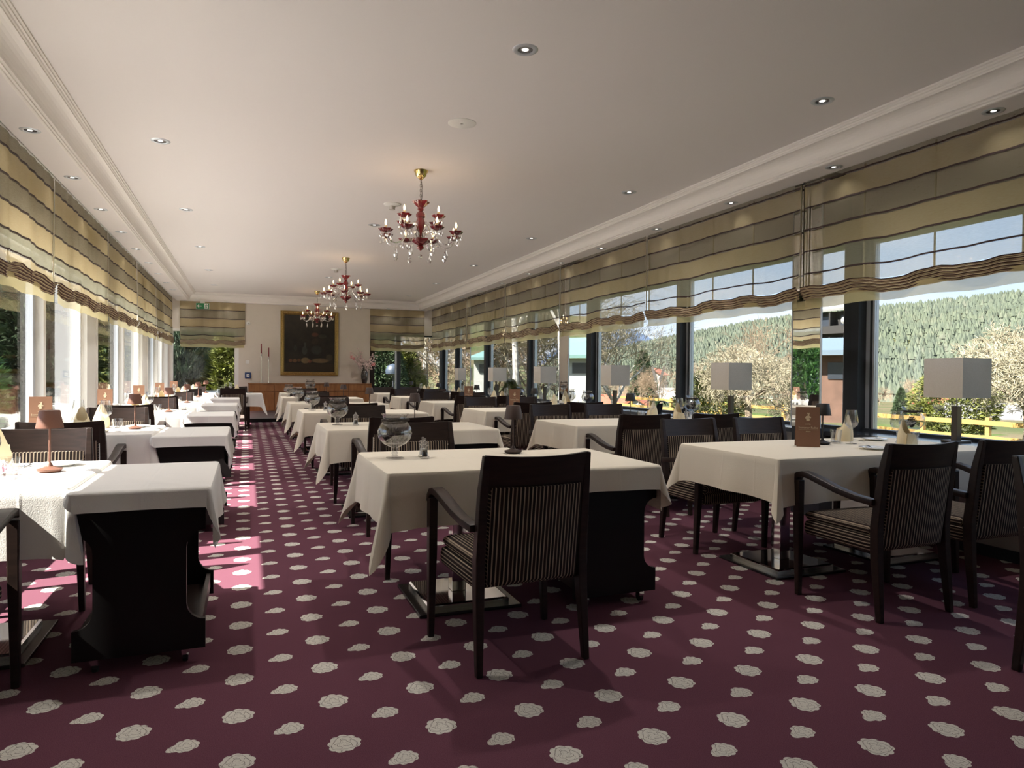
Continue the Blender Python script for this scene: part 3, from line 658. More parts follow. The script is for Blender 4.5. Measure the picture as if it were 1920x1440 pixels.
for k, y in enumerate(ROWS):
    o = ORD[k]
    # middle row
    if k < 5:
        PT.at((1.105, y, 0), 0, 'square pedestal table with chrome base, %s in the middle row' % o, 'middle row tables')
        put_cloth('tablecloth', cloth_mesh(.96, .92, (.26, .05, .26, .27), .68, k+1, .12), 'cloth_cream', (1.10, y, ZT), 'cream tablecloth with hanging corners on %s middle table' % o, 'middle row tablecloths')
        PTR.at((1.875, y-.03, 0), 0, 'black service trolley at the window end of %s middle table' % o, 'trolleys of the middle row')
        put_cloth('trolley_cloth', cloth_mesh(.535, .90, (.12, .24, .12, .02), .15, k+21, .07), 'cloth_cream', (1.855, y-.03, .7645), 'cream cloth over the trolley of %s middle table' % o, 'middle trolley cloths')
    # right row: two tables pushed together under one cloth
    PT2.at((3.32, y-.085, 0), 0, 'square pedestal table, aisle half of %s right window table' % o, 'right row tables')
    PT2.at((4.25, y-.085, 0), 0, 'square pedestal table, window half of %s right window table' % o, 'right row tables')
    put_cloth('tablecloth', cloth_mesh(1.90, .96, (.26, .03, .26, .24), .42, k+41, .10), 'cloth_cream', (3.80, y-.09, ZT), 'long cream tablecloth on %s right window table' % o, 'right row tablecloths')
    # left row
    PT.at((-1.15, y, 0), 0, 'square pedestal table with chrome base, %s in the left row' % o, 'left row tables')
    put_cloth('tablecloth', cloth_mesh(.96, .92, (.27, .12, .27, .20), .55, k+61, .09), 'cloth_white', (-1.15, y, ZT), 'white tablecloth on %s left window table' % o, 'left row tablecloths')
    if k < 5:
        PTR.at((-.415, y-.06, 0), 0, 'black service trolley at the aisle end of %s left table' % o, 'trolleys of the left row')
        put_cloth('trolley_cloth', cloth_mesh(.525, .90, (.075, .25, .075, .02), .2, k+81, .06), 'cloth_white', (-.405, y-.06, .7645), 'white cloth over the trolley of %s left table' % o, 'left trolley cloths')
PT.at((-.20, 16.72, 0), 0, 'square pedestal table standing in the aisle before the sideboard', 'left row tables')
put_cloth('tablecloth', cloth_mesh(.96, .92, (.27, .30, .27, .03), .75, 99, .12), 'cloth_white', (-.16, 16.72, ZT-.002), 'white tablecloth on the aisle table before the sideboard', 'left row tablecloths')
PT.at((1.20, 16.95, 0), 0, 'square pedestal table, farthest in the middle row', 'middle row tables')
put_cloth('tablecloth', cloth_mesh(.96, .92, (.26, .27, .26, .27), .75, 98, .10), 'cloth_cream', (1.20, 16.95, ZT), 'cream tablecloth on the farthest middle table before the sideboard', 'middle row tablecloths')
chair(1.2, 16.2, 0, 'dark striped armchair at the farthest middle table before the sideboard', 'chairs at the middle tables')

# ================================================================== LAMPS AND TABLEWARE
def mk_lamp(col):
    def f():
        t = thing('table_lamp', '', 'lamp')
        obj('foot', MB().lathe([(.001, 0), (.040, 0), (.052, .010), (.053, .016), (.035, .020), (.015, .028), (.006, .045), (.001, .046)], 22), col, t, True)
        obj('stem', MB().lathe([(.0055, .03), (.0045, .06), (.0045, .12), (.0055, .125), (.0045, .135), (.0045, .24)], 10), col, t, True)
        obj('shade', MB().lathe([(.056, .205), (.056, .207), (.042, .285), (.040, .287), (.001, .287), (.001, .284), (.039, .283), (.053, .207)], 26), col, t, True)
        return t
    return f
PLB = Proto(mk_lamp('lamp_brown')); PLK = Proto(mk_lamp('lamp_black')); PLU = Proto(mk_lamp('lamp_umber'))
for k, y in enumerate(ROWS):
    o = ORD[k]
    PLB.at((-.855, y+.05, ZT), 0, 'slim brown cordless table lamp on %s left window table' % o, 'brown table lamps')
    if k < 5: PLU.at((1.49, y+.14, ZT), 0, 'slim umber cordless table lamp on %s middle table' % o, 'dark table lamps')
    PLK.at((3.775, y+.02, ZT), 0, 'slim dark cordless table lamp on %s right window table' % o, 'dark table lamps')
# big square-shade lamps on the sill
def mk_sill_lamp():
    t = thing('sill_lamp', '', 'lamp')
    obj('foot', MB().box(-.07, .07, -.07, .07, 0, .015), 'bronze', t, False, .003)
    obj('post', MB().box(-.024, .024, -.024, .024, .015, .27), 'bronze', t, False, .002)
    obj('rod', MB().lathe([(.005, .27), (.005, .34)], 8), 'chrome', t)
    a = .152; z0, z1 = .335, .625; s = MB()
    s.loft([[(-a, -a, z), (a, -a, z), (a, a, z), (-a, a, z)] for z in (z0, z1)], cap=False)
    s.loft([[(-a+.004, -a+.004, z), (a-.004, -a+.004, z), (a-.004, a-.004, z), (-a+.004, a-.004, z)] for z in (z0, z1)], cap=False)
    obj('shade', s, 'shade_cloth', t)
    b = MB()
    for q in ((-a, -a, a, -a), (a, -a, a, a), (a, a, -a, a), (-a, a, -a, -a)):
        for z in (z0, z1): b.tube([(q[0], q[1], z), (q[2], q[3], z)], .002, 4)
    obj('shade_rim', b, 'shade_cloth', t)
    obj('shade_cross', MB().box(-a, a, -.003, .003, z0+.02, z0+.026).box(-.003, .003, -a, a, z0+.02, z0+.026), 'chrome', t)
    return t
PSL = Proto(mk_sill_lamp)
for k, y in enumerate([3.60, 6.17, 8.72, 11.22, 13.72, 16.25]):
    PSL.at((4.95, y, .775), 0, 'tall lamp with square cream shade on window sill, %s to the camera' % (ORD[k]), 'square shade sill lamps')
# glass goblet bowls with pine cones and a twig ring
def mk_bowl():
    t = thing('glass_bowl', '', 'bowl')
    pr = [(.001, .004), (.046, .002), (.048, .006), (.020, .012), (.012, .020), (.020, .030), (.012, .038), (.022, .050), (.014, .058), (.030, .066), (.062, .082), (.088, .110), (.096, .140), (.090, .170), (.074, .195), (.062, .208), (.060, .218), (.066, .236), (.076, .248)]
    pr2 = [(r-.004, z) for r, z in pr[::-1] if z > .07] + [(.001, .075)]
    obj('goblet', MB().lathe(pr + pr2, 32), 'clear_glass', t, True)
    b = MB(); rr = random.Random(5)
    for q in range(5):
        b.tube([((.070+.010*rr.random())*math.cos(a), (.070+.010*rr.random())*math.sin(a), .208+.012*rr.random()) for a in [2*PI*i/16+q for i in range(17)]], .0035, 4)
    obj('twig_ring', b, 'twig_dark', t, kind='stuff')
    for (x, y, z, s) in ((.0, .0, .125, 1.0), (.035, .03, .115, .75), (-.035, .02, .112, .7)):
        b = MB()
        for i in range(7):
            zz = z + (i-3)*.012*s; r = .030*s*math.sin(PI*(i+1)/8.5)
            for j in range(7):
                a = 2*PI*(j+.5*(i % 2))/7; b.tube([(x, y, zz), (x+r*math.cos(a), y+r*math.sin(a), zz+.004), (x+r*1.15*math.cos(a), y+r*1.15*math.sin(a), zz+.014)], [.004*s, .006*s, .001], 3)
        obj('pine_cone', b, 'twig_dark', t, kind='stuff')
    return t
PB = Proto(mk_bowl)
for k, y in enumerate(ROWS):
    if k < 5: PB.at((.768, y+.10, ZT), k*.9, 'glass goblet bowl with pine cones on %s middle table' % ORD[k], 'glass bowls on the middle tables')
PB.at((1.40, 16.95, ZT), .5, 'larger glass goblet bowl on the farthest middle table', 'glass bowls on the middle tables', 1.3)
for k, y in enumerate([3.93, 6.80, 9.47, 12.28, 15.40]):
    PB.at((4.90, y, .775), k*1.3, 'glass goblet bowl with pine cones on the sill beside %s sill lamp' % ORD[k], 'glass bowls on the sill')
def mk_mill(fill):
    def f():
        t = thing('spice_mill', '', 'mill')
        obj('body', MB().lathe([(.001, 0), (.026, 0), (.027, .008), (.020, .018), (.017, .05), (.021, .062), (.014, .070)], 14), 'clear_glass', t, True)
        obj('filling', MB().lathe([(.001, .012), (.016, .013), (.0145, .048), (.001, .05)], 12), fill, t, True)
        obj('knob', MB().lathe([(.014, .068), (.024, .076), (.024, .086), (.014, .094), (.005, .098), (.008, .104), (.008, .110), (.001, .114)], 14), 'clear_glass', t, True)
        return t
    return f
PMP = Proto(mk_mill('pepper')); PMS = Proto(mk_mill('salt'))
for k, y in enumerate(ROWS):
    o = ORD[k]
    if k < 5:
        PMP.at((.925, y+.045, ZT), 0, 'clear pepper mill beside the bowl on %s middle table' % o, 'spice mills'); PMS.at((.932, y+.12, ZT), 0, 'clear salt mill beside the bowl on %s middle table' % o, 'spice mills')
    PMP.at((4.42, y-.06, ZT), 0, 'clear pepper mill on %s right window table' % o, 'spice mills'); PMS.at((4.50, y-.05, ZT), 0, 'clear salt mill on %s right window table' % o, 'spice mills')
    PMP.at((-1.365, y-.08, ZT), 0, 'clear pepper mill on %s left window table' % o, 'spice mills')

def mk_wine():
    t = thing('wine_glass', '', 'glass')
    obj('bowl_and_stem', MB().lathe([(.001, .003), (.034, .001), (.034, .003), (.008, .007), (.0035, .02), (.0035, .085), (.010, .095), (.036, .120), (.041, .140), (.030, .215), (.0295, .215), (.040, .140), (.034, .121), (.001, .10)], 24), 'clear_glass', t, True)
    return t
def mk_tumbler():
    t = thing('tumbler', '', 'glass')
    obj('glass_wall', MB().lathe([(.001, .0), (.027, .0), (.036, .088), (.0345, .088), (.027, .016), (.001, .012)], 22), 'clear_glass', t, True)
    return t
def mk_napkin():
    t = thing('napkin', '', 'napkin')
    # bishop's-hat fold: hollow peaked cone with a crossed front
    n = 18; rings = []
    for s_ in np.linspace(0, 1, 8):
        r = []
        for j in range(n):
            a = 2*PI*j/n; pk = .5+.5*math.cos(a-PI/2)
            h = .075 + .085*pk**1.5; rr_ = .046*(1-.30*s_**2) + .010*math.sin(PI*s_)
            r.append((rr_*math.cos(a)*(1-.25*s_*pk), rr_*.8*math.sin(a)*(1-.45*s_*pk), h*s_))
        rings.append(r)
    obj('cone_fold', MB().loft(rings, cap=False), 'napkin', t, True)
    b = MB(); b.add([(-.050, -.030, .0), (.045, -.046, .0), (.012, -.050, .075), (-.040, -.034, .085), (-.020, -.047, .03)], [(0, 1, 4), (1, 2, 4), (2, 3, 4), (3, 0, 4)])
    b.add([(-.050, -.027, .0), (.045, -.043, .0), (.012, -.047, .075), (-.040, -.031, .085)], [(3, 2, 1, 0)]); obj('front_flap', b, 'napkin', t)
    return t
def mk_plate():
    t = thing('bread_plate', '', 'plate')
    obj('dish', MB().lathe([(.001, .002), (.055, .001), (.062, .006), (.090, .014), (.092, .016), (.088, .0165), (.060, .010), (.050, .006), (.001, .006)], 30), 'porcelain', t, True)
    obj('butter_knife', MB().loft([[(x, y-w_, z), (x, y+w_, z), (x, y+w_, z+.002), (x, y-w_, z+.002)] for x, y, z, w_ in ((-.09, .03, .019, .004), (.0, .03, .019, .004), (.02, .03, .019, .008), (.075, .03, .019, .007), (.085, .034, .019, .002))]), 'silver', t)
    return t
def strip(pts):  # flat cutlery outline with small thickness
    return MB().loft([[(x-w_, y, z), (x+w_, y, z), (x+w_, y, z+.0025), (x-w_, y, z+.0025)] for x, y, z, w_ in pts])
def mk_knife():
    t = thing('table_knife', '', 'cutlery')
    obj('handle', strip([(0, -.10, .001, .006), (0, -.05, .003, .0065), (0, 0, .002, .005)]), 'silver', t); obj('blade', strip([(0, 0, .002, .005), (.002, .02, .001, .009), (.002, .09, .001, .008), (-.004, .11, .001, .002)]), 'silver', t); return t
def mk_fork():
    t = thing('table_fork', '', 'cutlery')
    obj('handle', strip([(0, -.10, .001, .007), (0, -.05, .003, .006), (0, .03, .006, .003), (0, .05, .004, .010), (0, .062, .003, .011)]), 'silver', t)
    for i in range(4): obj('tine', strip([(-.009+.006*i, .062, .003, .0018), (-.009+.006*i, .085, .002, .0016), (-.009+.006*i, .105, .005, .0009)]), 'silver', t)
    return t
def mk_spoon():
    t = thing('table_spoon', '', 'cutlery')
    obj('handle', strip([(0, -.10, .001, .007), (0, -.05, .003, .006), (0, .03, .006, .003), (0, .045, .005, .004)]), 'silver', t)
    obj('spoon_bowl', MB().ell((0, .072, .007), (.019, .031, .005), 12, 6), 'silver', t, True); return t
PW, PTU, PN, PP, PK, PF, PS_ = [Proto(f) for f in (mk_wine, mk_tumbler, mk_napkin, mk_plate, mk_knife, mk_fork, mk_spoon)]
def setting(x, y, rz, where):
    c, s = math.cos(rz), math.sin(rz)
    P = lambda a, b_: (x+a*c-b_*s, y+a*s+b_*c, ZT+.0005)
    PN.at(P(0, .19), rz+.2, 'cream napkin folded to a peak, %s' % where, 'folded napkins', 1.25)
    PK.at(P(.115, .16), rz, 'silver table knife, %s' % where, 'knives'); PS_.at(P(.155, .16), rz, 'silver spoon, %s' % where, 'spoons')
    PF.at(P(-.115, .16), rz, 'silver table fork, %s' % where, 'forks')
    PP.at(P(-.27, .20), rz+.9, 'white bread plate with butter knife, %s' % where, 'bread plates')
    PW.at(P(.13, .36), rz, 'clear stemmed wine glass, %s' % where, 'wine glasses', 1.12); PTU.at(P(.22, .31), rz, 'clear water tumbler, %s' % where, 'water tumblers', 1.12)
for k, y in enumerate(ROWS):
    o = ORD[k]
    setting(-1.17, y-.45-(.04 if k == 0 else 0), 0, 'near place of %s left window table' % o); setting(-1.13, y+.45+(.03 if k == 0 else 0), PI, 'far place of %s left window table' % o)
    setting(4.12, y-.54, 0, 'near place of %s right window table' % o); setting(4.14, y+.35, PI, 'far place of %s right window table' % o)
setting(-.22, 17.15, PI, 'far place of the aisle table before the sideboard')

# menus: standing folded covers with emblem and lettering
def text_mesh(s, size, ext=.0004):
    cu = bpy.data.curves.new('text', 'FONT'); cu.body = s; cu.size = size; cu.extrude = ext; cu.align_x = 'CENTER'; cu.resolution_u = 2
    o = bpy.data.objects.new('text', cu); COL.objects.link(o); bpy.context.view_layer.update()
    me = bpy.data.meshes.new_from_object(o.evaluated_get(bpy.context.evaluated_depsgraph_get())); bpy.data.objects.remove(o); return me
plain('menu_brown', (0.23, 0.12, 0.075), 0.7, spec=0.25); plain('menu_paper', (0.75, 0.72, 0.66), 0.8); plain('menu_gold', (0.72, 0.60, 0.42), 0.4, metal=0.3)
def mk_menu():
    t = thing('menu_card', '', 'menu')
    W, Hh = .150, .268
    R = lambda me, z, y: me
    for sgn in (1, -1):
        b = MB(); b.loft([[(-W/2, sgn*(-.045), 0), (W/2, sgn*(-.045), 0), (W/2, sgn*(-.041), 0), (-W/2, sgn*(-.041), 0)], [(-W/2, sgn*(-.004), Hh), (W/2, sgn*(-.004), Hh), (W/2, 0, Hh), (-W/2, 0, Hh)]])
        obj('cover', b, 'menu_brown', t)
    b = MB(); b.loft([[(-W/2+.004, -.036, .003), (W/2-.004, -.036, .003), (W/2-.004, -.033, .003), (-W/2+.004, -.033, .003)], [(-W/2+.004, -.003, Hh-.01), (W/2-.004, -.003, Hh-.01), (W/2-.004, -.001, Hh-.01), (-W/2+.004, -.001, Hh-.01)]]); obj('inner_page', b, 'menu_paper', t)
    tilt = math.atan2(.041, Hh)
    def on_face(name, me, z):
        o = obj(name, me, 'menu_gold', t); o.rotation_euler = (PI/2 - tilt, 0, 0); o.location = (0, -.0456 + .041*z/Hh, z); return o
    on_face('lettering', text_mesh('HOTEL', .011), .148)
    on_face('lettering', text_mesh('Sommer Ruhe', .021), .122)
    on_face('lettering', text_mesh('SPEISEN', .009), .100)
    b = MB(); b.box(-.060, .060, 0, .0012, 0, .0008); on_face('rule_line', b, .114)
    # emblem: crowned bird-like device
    b = MB(); em = [(0, .012, .012, .009), (0, .030, .016, .010), (-.012, .026, .006, .007), (.013, .028, .007, .006), (.004, .046, .006, .008), (-.003, .056, .004, .004), (.008, .056, .004, .004)]
    for x, y, a, c in em: b.lathe([(1, 0), (1, .0007)], 10); v0 = len(b.v)-20; b.v[v0:] = [(x+p[0]*a, y+p[1]*c, p[2]) for p in b.v[v0:]]
    on_face('emblem', b, .170)['kind'] = 'stuff'
    return t
PM = Proto(mk_menu)
for k in range(6):
    PM.at((-1.50, ROWS[k]+.02, ZT+.001), .12, 'brown standing menu with gold emblem by the window on %s left table' % ORD[k], 'menu cards')
PM.at((3.56, ROWS[0]-.06, ZT+.001), -.62, 'brown standing menu with gold emblem on nearest right window table', 'menu cards')
PM.at((3.48, ROWS[2]+.03, ZT+.001), -.35, 'brown standing menu with gold emblem on third right window table', 'menu cards')
PM.at((3.58, ROWS[3]-.12, ZT+.001), -.3, 'brown standing menu with gold emblem on fourth right window table', 'menu cards')

# flower decoration on the nearest left table
t = thing('flower_tray', 'pink foam flower arrangement on the nearest left window table', 'flowers', (-1.115, ROWS[0]+.0, ZT+.001))
b = MB(); rr = random.Random(9)
for i in range(260):
    a = rr.random()*2*PI; r = math.sqrt(rr.random()); x, y = .145*r*math.cos(a), .055*r*math.sin(a); b.ell((x, y, .014+.03*(1-r*r)*rr.random()+.005), (.009, .009, .007), 5, 4)
obj('pink_foam', b, 'foam_pink', t, kind='stuff')
for (x, y, c) in ((-.11, -.03, 'petal_pink'), (-.04, .03, 'petal_white'), (.07, .05, 'petal_white'), (.04, .0, 'petal_white')):
    b = MB()
    for i in range(14):
        a = i*2.4; r = .004+.0018*i; b.ell((x+r*math.cos(a), y+r*math.sin(a), .055-.0008*i*i*.15), (.012, .012, .008), 6, 4)
    obj('flower_head', b, c, t, True, kind='stuff')
# orchid on the sill
t = thing('potted_orchid', 'white orchid in a glossy black pot on the window sill', 'plant', (4.90, 7.52, .775))
obj('pot', MB().lathe([(.001, 0), (.045, 0), (.062, .12), (.066, .125), (.060, .125), (.055, .10), (.001, .10)], 22), 'black_plate', t, True)
for a, l in ((2.6, .20), (0.4, .17), (-1.2, .16), (4.0, .18)):
    rings = []
    for i in range(7):
        q = i/6; w_ = .030*math.sin(PI*min(.97, q*.92+.05)); x = l*q; z = .12 + .05*math.sin(q*2.6)-.05*q*q
        rings.append([(x*math.cos(a)-w_*math.sin(a), x*math.sin(a)+w_*math.cos(a), z+.006), (x*math.cos(a), x*math.sin(a), z), (x*math.cos(a)+w_*math.sin(a), x*math.sin(a)-w_*math.cos(a), z+.006), (x*math.cos(a), x*math.sin(a), z+.004)])
    obj('leaf', MB().loft(rings), 'leaf_green', t, True)
for dx, dy in ((.0, .05), (.0, -.06)):
    st_ = obj('flower_stem', MB().tube([(0, 0, .10), (dx*.3, dy*.3, .28), (dx*.8, dy*.8, .45), (dx+.0, dy*1.6, .54), (dx, dy*2.4, .57)], .0035, 5), 'leaf_green', t, True)
    for i in range(5):
        c = Vector((dx, dy*(1.0+.34*i), .44+.034*i)); b = MB()
        for j in range(5):
            a = 2*PI*j/5 + i; b.ell((c.x-.012, c.y+.018*math.cos(a), c.z+.018*math.sin(a)), (.004, .015, .015), 8, 5)
        obj('blossom', b, 'petal_white', st_, True)

# ================================================================== BACK WALL FURNITURE
t = thing('sideboard', 'low cherry wood sideboard along the back wall', 'sideboard', (0, 18.40, 0))
XA, XB, NU = 0.03, 3.10, 5; Wd = (XB-XA)/NU
obj('carcass', MB().box(XA, XB, .03, .335, .29, .965), 'cherry_wood', t)
obj('top_board', MB().box(XA-.01, XB, -.005, .335, .965, .985), 'cherry_wood', t)
obj('recess', MB().box(XA, XB, .10, .335, .09, .29), 'panel_grey', t)
obj('plinth', MB().box(XA, XB, .06, .335, 0, .09), 'black_lacquer', t)
for i in range(NU):
    a = XA + i*Wd
    d = obj('drawer_front', MB().box(a+.006, a+Wd-.006, .005, .03, .79, .958), 'cherry_wood', t, False, .003)
    d = obj('door', MB().box(a+.006, a+Wd-.006, .005, .03, .295, .775), 'cherry_wood', t, False, .003)
# still-life painting in a gilt frame (generic dark still life)
PX0, PX1, PZ0, PZ1, PY = .80, 2.26, 1.19, 2.86, 18.748
t = thing('framed_painting', 'dark still life painting in a carved gilt frame', 'painting', (0, PY, 0))
nf = NT('still_life'); oc = nf.xyz(nf.coord())
def blob(cx, cz, rx_, rz_):
    dx = nf.M('DIVIDE', nf.M('SUBTRACT', oc[0], cx), rx_); dz = nf.M('DIVIDE', nf.M('SUBTRACT', oc[2], cz), rz_)
    return nf.ramp(nf.M('ADD', nf.M('MULTIPLY', dx, dx), nf.M('MULTIPLY', dz, dz)), [(0.55, (1, 1, 1)), (1.0, (0, 0, 0))])
n1 = nf.noise(5, 6); col = nf.ramp(n1, [(0.35, (0.006, 0.006, 0.006)), (0.75, (0.028, 0.022, 0.016))])
tb = nf.M('LESS_THAN', oc[2], 1.50); col = nf.mix(nf.M('MULTIPLY', tb, .8), col, (0.035, 0.022, 0.014))
for cx, cz, a_, c_, cc in ((1.05, 1.575, .055, .05, (.30, .12, .06)), (1.16, 1.57, .06, .055, (.34, .17, .08)), (1.26, 1.585, .05, .045, (.26, .11, .05)), (1.42, 1.58, .12, .085, (.36, .25, .12)), (1.40, 1.84, .075, .12, (.085, .09, .085)), (1.41, 1.99, .03, .07, (.075, .08, .075)),
                           (1.70, 1.86, .15, .13, (.05, .055, .055)), (1.66, 2.08, .10, .09, (.05, .03, .022)), (1.66, 2.26, .10, .06, (.16, .05, .035)), (1.80, 1.58, .24, .07, (.28, .19, .10)), (2.03, 1.66, .10, .10, (.10, .075, .05)), (1.17, 1.90, .05, .08, (.05, .055, .05)), (1.85, 2.22, .12, .06, (.06, .06, .045)), (1.53, 1.56, .05, .05, (.30, .10, .06))):
    col = nf.mix(nf.M('MULTIPLY', blob(cx, cz, a_, c_), nf.M('MULTIPLY_ADD', n1, .8, .08)), col, cc)
nf.set(col, 0.35, 0, 0.4); MATS['still_life'] = nf.m
obj('canvas', MB().box(PX0+.09, PX1-.09, -.012, .0, PZ0+.09, PZ1-.09), 'still_life', t)
for nm, q in (('frame_bottom', 0), ('frame_right', 1), ('frame_top', 2), ('frame_left', 3)):
    b = MB(); cs_ = [(PX0, PZ0), (PX1, PZ0), (PX1, PZ1), (PX0, PZ1)]; c0, c1 = cs_[q], cs_[(q+1) % 4]; cx, cz = (PX0+PX1)/2, (PZ0+PZ1)/2
    rings = []
    for (px, pz) in (c0, c1):
        sx, sz = (1 if px < cx else -1), (1 if pz < cz else -1); r = []
        for o_, d_ in ((0, 0), (0, -.04), (.015, -.055), (.03, -.045), (.055, -.060), (.075, -.040), (.085, -.030), (.095, -.018), (.095, 0)): r.append((px+sx*o_, d_, pz+sz*o_))
        rings.append(r)
    b.loft(rings); obj(nm, b, 'gold', t)
    b = MB(); L = math.hypot(c1[0]-c0[0], c1[1]-c0[1]); n = int(L/.05)
    for i in range(n):
        f_ = (i+.5)/n; px, pz = c0[0]+(c1[0]-c0[0])*f_, c0[1]+(c1[1]-c0[1])*f_; px += .045*((1 if q == 3 else -1) if q in (1, 3) else 0); pz += .045*((1 if q == 0 else -1) if q in (0, 2) else 0)
        b.ell((px, -.052, pz), (.018, .012, .018), 6, 4)
    obj('carving', b, 'gold', t, True, kind='stuff')
# candle sticks
def mk_candle():
    t = thing('candle_holder', '', 'candle holder')
    obj('foot', MB().lathe([(.001, 0), (.05, 0), (.05, .006), (.012, .014), (.006, .03)], 18), 'silver', t, True)
    obj('rod', MB().lathe([(.006, .02), (.005, .66)], 8), 'silver', t, True)
    obj('cup', MB().lathe([(.006, .62), (.014, .66), (.020, .70), (.012, .72), (.020, .735), (.020, .75), (.001, .75)], 14), 'silver', t, True)
    obj('candle', MB().lathe([(.016, .735), (.013, 1.00), (.004, 1.005)], 12), 'candle_red', t, True)
    return t
PCA = Proto(mk_candle)
PCA.at((.335, 18.58, .985), 0, 'taller slim silver candlestick with red candle on the sideboard', 'candlesticks')
PCA.at((.51, 18.56, .985), 0, 'shorter slim silver candlestick with red candle on the sideboard', 'candlesticks', (1, 1, .90))
# vase with blossom branches
t = thing('flower_vase', 'dark vase with pink blossom branches on the sideboard', 'vase', (2.93, 18.58, .985))
obj('vase_body', MB().lathe([(.001, 0), (.055, 0), (.060, .02), (.085, .12), (.095, .22), (.080, .31), (.060, .34), (.066, .36), (.050, .355), (.05, .30), (.001, .30)], 24), 'vase_glaze', t, True)
rr = random.Random(4)
tips = []
for i in range(20):
    a = rr.random()*2*PI; R_ = .10+.30*rr.random(); zz = .42+.50*rr.random(); p = [(0, 0, .3)]
    for q in (.35, .6, .8, 1): p.append((R_*math.cos(a)*q**1.3*(1 if abs(math.cos(a)) > .2 else .6)+.03*rr.uniform(-1, 1), .45*R_*math.sin(a)*q+.02*rr.uniform(-1, 1), .33+(zz-.33)*q+.03*rr.uniform(-1, 1)))
    br = obj('branch', MB().tube(p, [.004, .0035, .003, .002, .001], 4), 'twig_dark', t)
    b = MB()
    for j in range(9):
        c = Vector(p[1]).lerp(Vector(p[4]), .25+.75*j/9) if j % 2 else Vector(p[2 + (j//2) % 3]); c += Vector((rr.uniform(-.035, .035), rr.uniform(-.03, .03), rr.uniform(-.035, .035))); b.ell(tuple(c), (.024, .02, .02), 5, 4)
    obj('blossoms', b, 'blossom', br, kind='stuff')
for x, z in ((-.36, .70), (-.30, .66), (.24, .52), (.20, .50)):
    b = MB()
    for j in range(6):
        a = 2*PI*j/6; b.tube([(x, -.06, z), (x+.03*math.cos(a), -.08, z+.03*math.sin(a)), (x+.055*math.cos(a), -.07, z+.055*math.sin(a))], [.006, .014, .002], 4)
    obj('lily', b, 'petal_pink', t)
# exit sign, wall fittings
t = thing('exit_sign', 'green emergency exit sign with white arrow and running figure', 'sign', (-1.02, 18.42, 2.86))
obj('sign_panel', MB().box(-.145, .145, -.008, .008, -.065, .075), 'sign_green', t)
obj('sign_rim', MB().box(-.15, .15, .008, .012, -.07, .08), 'white_plastic', t)
obj('hanger', MB().box(-.05, .05, -.004, .004, .075, .14), 'white_plastic', t)
b = MB(); b.box(-.10, -.02, -.011, -.008, -.006, .014); b.add([(-.125, -.011, .004), (-.085, -.011, .045), (-.075, -.011, .033), (-.104, -.011, .004), (-.075, -.011, -.025), (-.085, -.011, -.037)], [(0, 3, 2, 1), (0, 5, 4, 3)]); obj('arrow', b, 'white_plastic', t)
obj('door_symbol', MB().box(.035, .125, -.011, -.008, -.055, .065), 'white_plastic', t)
b = MB(); b.ell((.085, -.013, .045), (.010, .003, .010), 8, 4); 
for p_ in ([(.082, -.013, .032), (.075, -.013, .0)], [(.075, -.013, .0), (.095, -.013, -.018), (.088, -.013, -.045)], [(.075, -.013, .0), (.065, -.013, -.02), (.045, -.013, -.025)], [(.080, -.013, .025), (.10, -.013, .018), (.112, -.013, .030)], [(.080, -.013, .025), (.062, -.013, .020), (.052, -.013, .005)]): b.tube(p_, .006, 5)
obj('running_figure', b, 'sign_green', t)
t = thing('wall_switch', 'small white wall switch left of the candlesticks', 'switch', (.01, 18.75, 1.52)); obj('frame', MB().box(-.042, .042, -.010, 0, -.042, .042), 'white_plastic', t, False, .003); obj('rocker', MB().box(-.027, .027, -.014, -.010, -.027, .027), 'white_paint', t, False, .002)
t = thing('call_point', 'blue square call point box on the back wall', 'alarm box', (.02, 18.75, 1.18)); obj('housing', MB().box(-.075, .075, -.05, 0, -.075, .075), 'blue_plastic', t, False, .008); obj('button_field', MB().box(-.035, .035, -.055, -.05, -.038, .032), 'white_plastic', t, False, .002); obj('push_button', MB().box(-.012, .012, -.060, -.055, -.014, .010), 'black_plate', t)
t = thing('blind_winder', 'round white knob on the back wall beside the blind', 'wall knob', (.025, 18.75, 2.50)); obj('disc', MB().lathe([(.05, 0), (.05, .02), (.035, .03), (.001, .03)], 20), 'white_plastic', t, True).rotation_euler = (PI/2, 0, 0); obj('hub', MB().lathe([(.018, .03), (.016, .045), (.001, .046)], 14), 'panel_grey', t, True).rotation_euler = (PI/2, 0, 0)

# ================================================================== OUTDOORS
def height(x, y):
    d = math.hypot(x-2, y-6); az = math.degrees(math.atan2(x-2, y-6))
    z = -0.75 - .028*max(0, min(d, 450)-14)
    def lerp(a, pts):
        for (p, q), (r, s_) in zip(pts, pts[1:]):
            if a <= r: return q + (s_-q)*max(0, (a-p))/(r-p)
        return pts[-1][1]
    Hm = lerp(az, [(-180, 60), (-60, 60), (15, 30), (26, 32), (30, 44), (36, 62), (42, 82), (48, 95), (60, 104), (90, 110), (180, 90)])
    q = max(0, min(1, (d-470)/520)); q = q*q*(3-2*q)
    return z + q*Hm + (6*math.sin(x*.011+1)*math.sin(y*.009)*q if q > 0 else 0)
azs = np.radians(np.linspace(-180, 180, 145)); ds = [9, 12, 16, 20, 26, 34, 45, 60, 80, 110, 150, 200, 260, 330, 400, 470, 520, 570, 620, 670, 720, 770, 820, 870, 920, 970, 1020, 1100]
V = [(2+d*math.sin(a), 6+d*math.cos(a), height(2+d*math.sin(a), 6+d*math.cos(a))) for d in ds for a in azs]; n = len(azs)
F = [(j*n+i, j*n+i+1, (j+1)*n+i+1, (j+1)*n+i) for j in range(len(ds)-1) for i in range(n-1)]
b = MB(); b.v = V; b.f = F; struct('valley_ground', b, 'grass_ground', smooth=True)
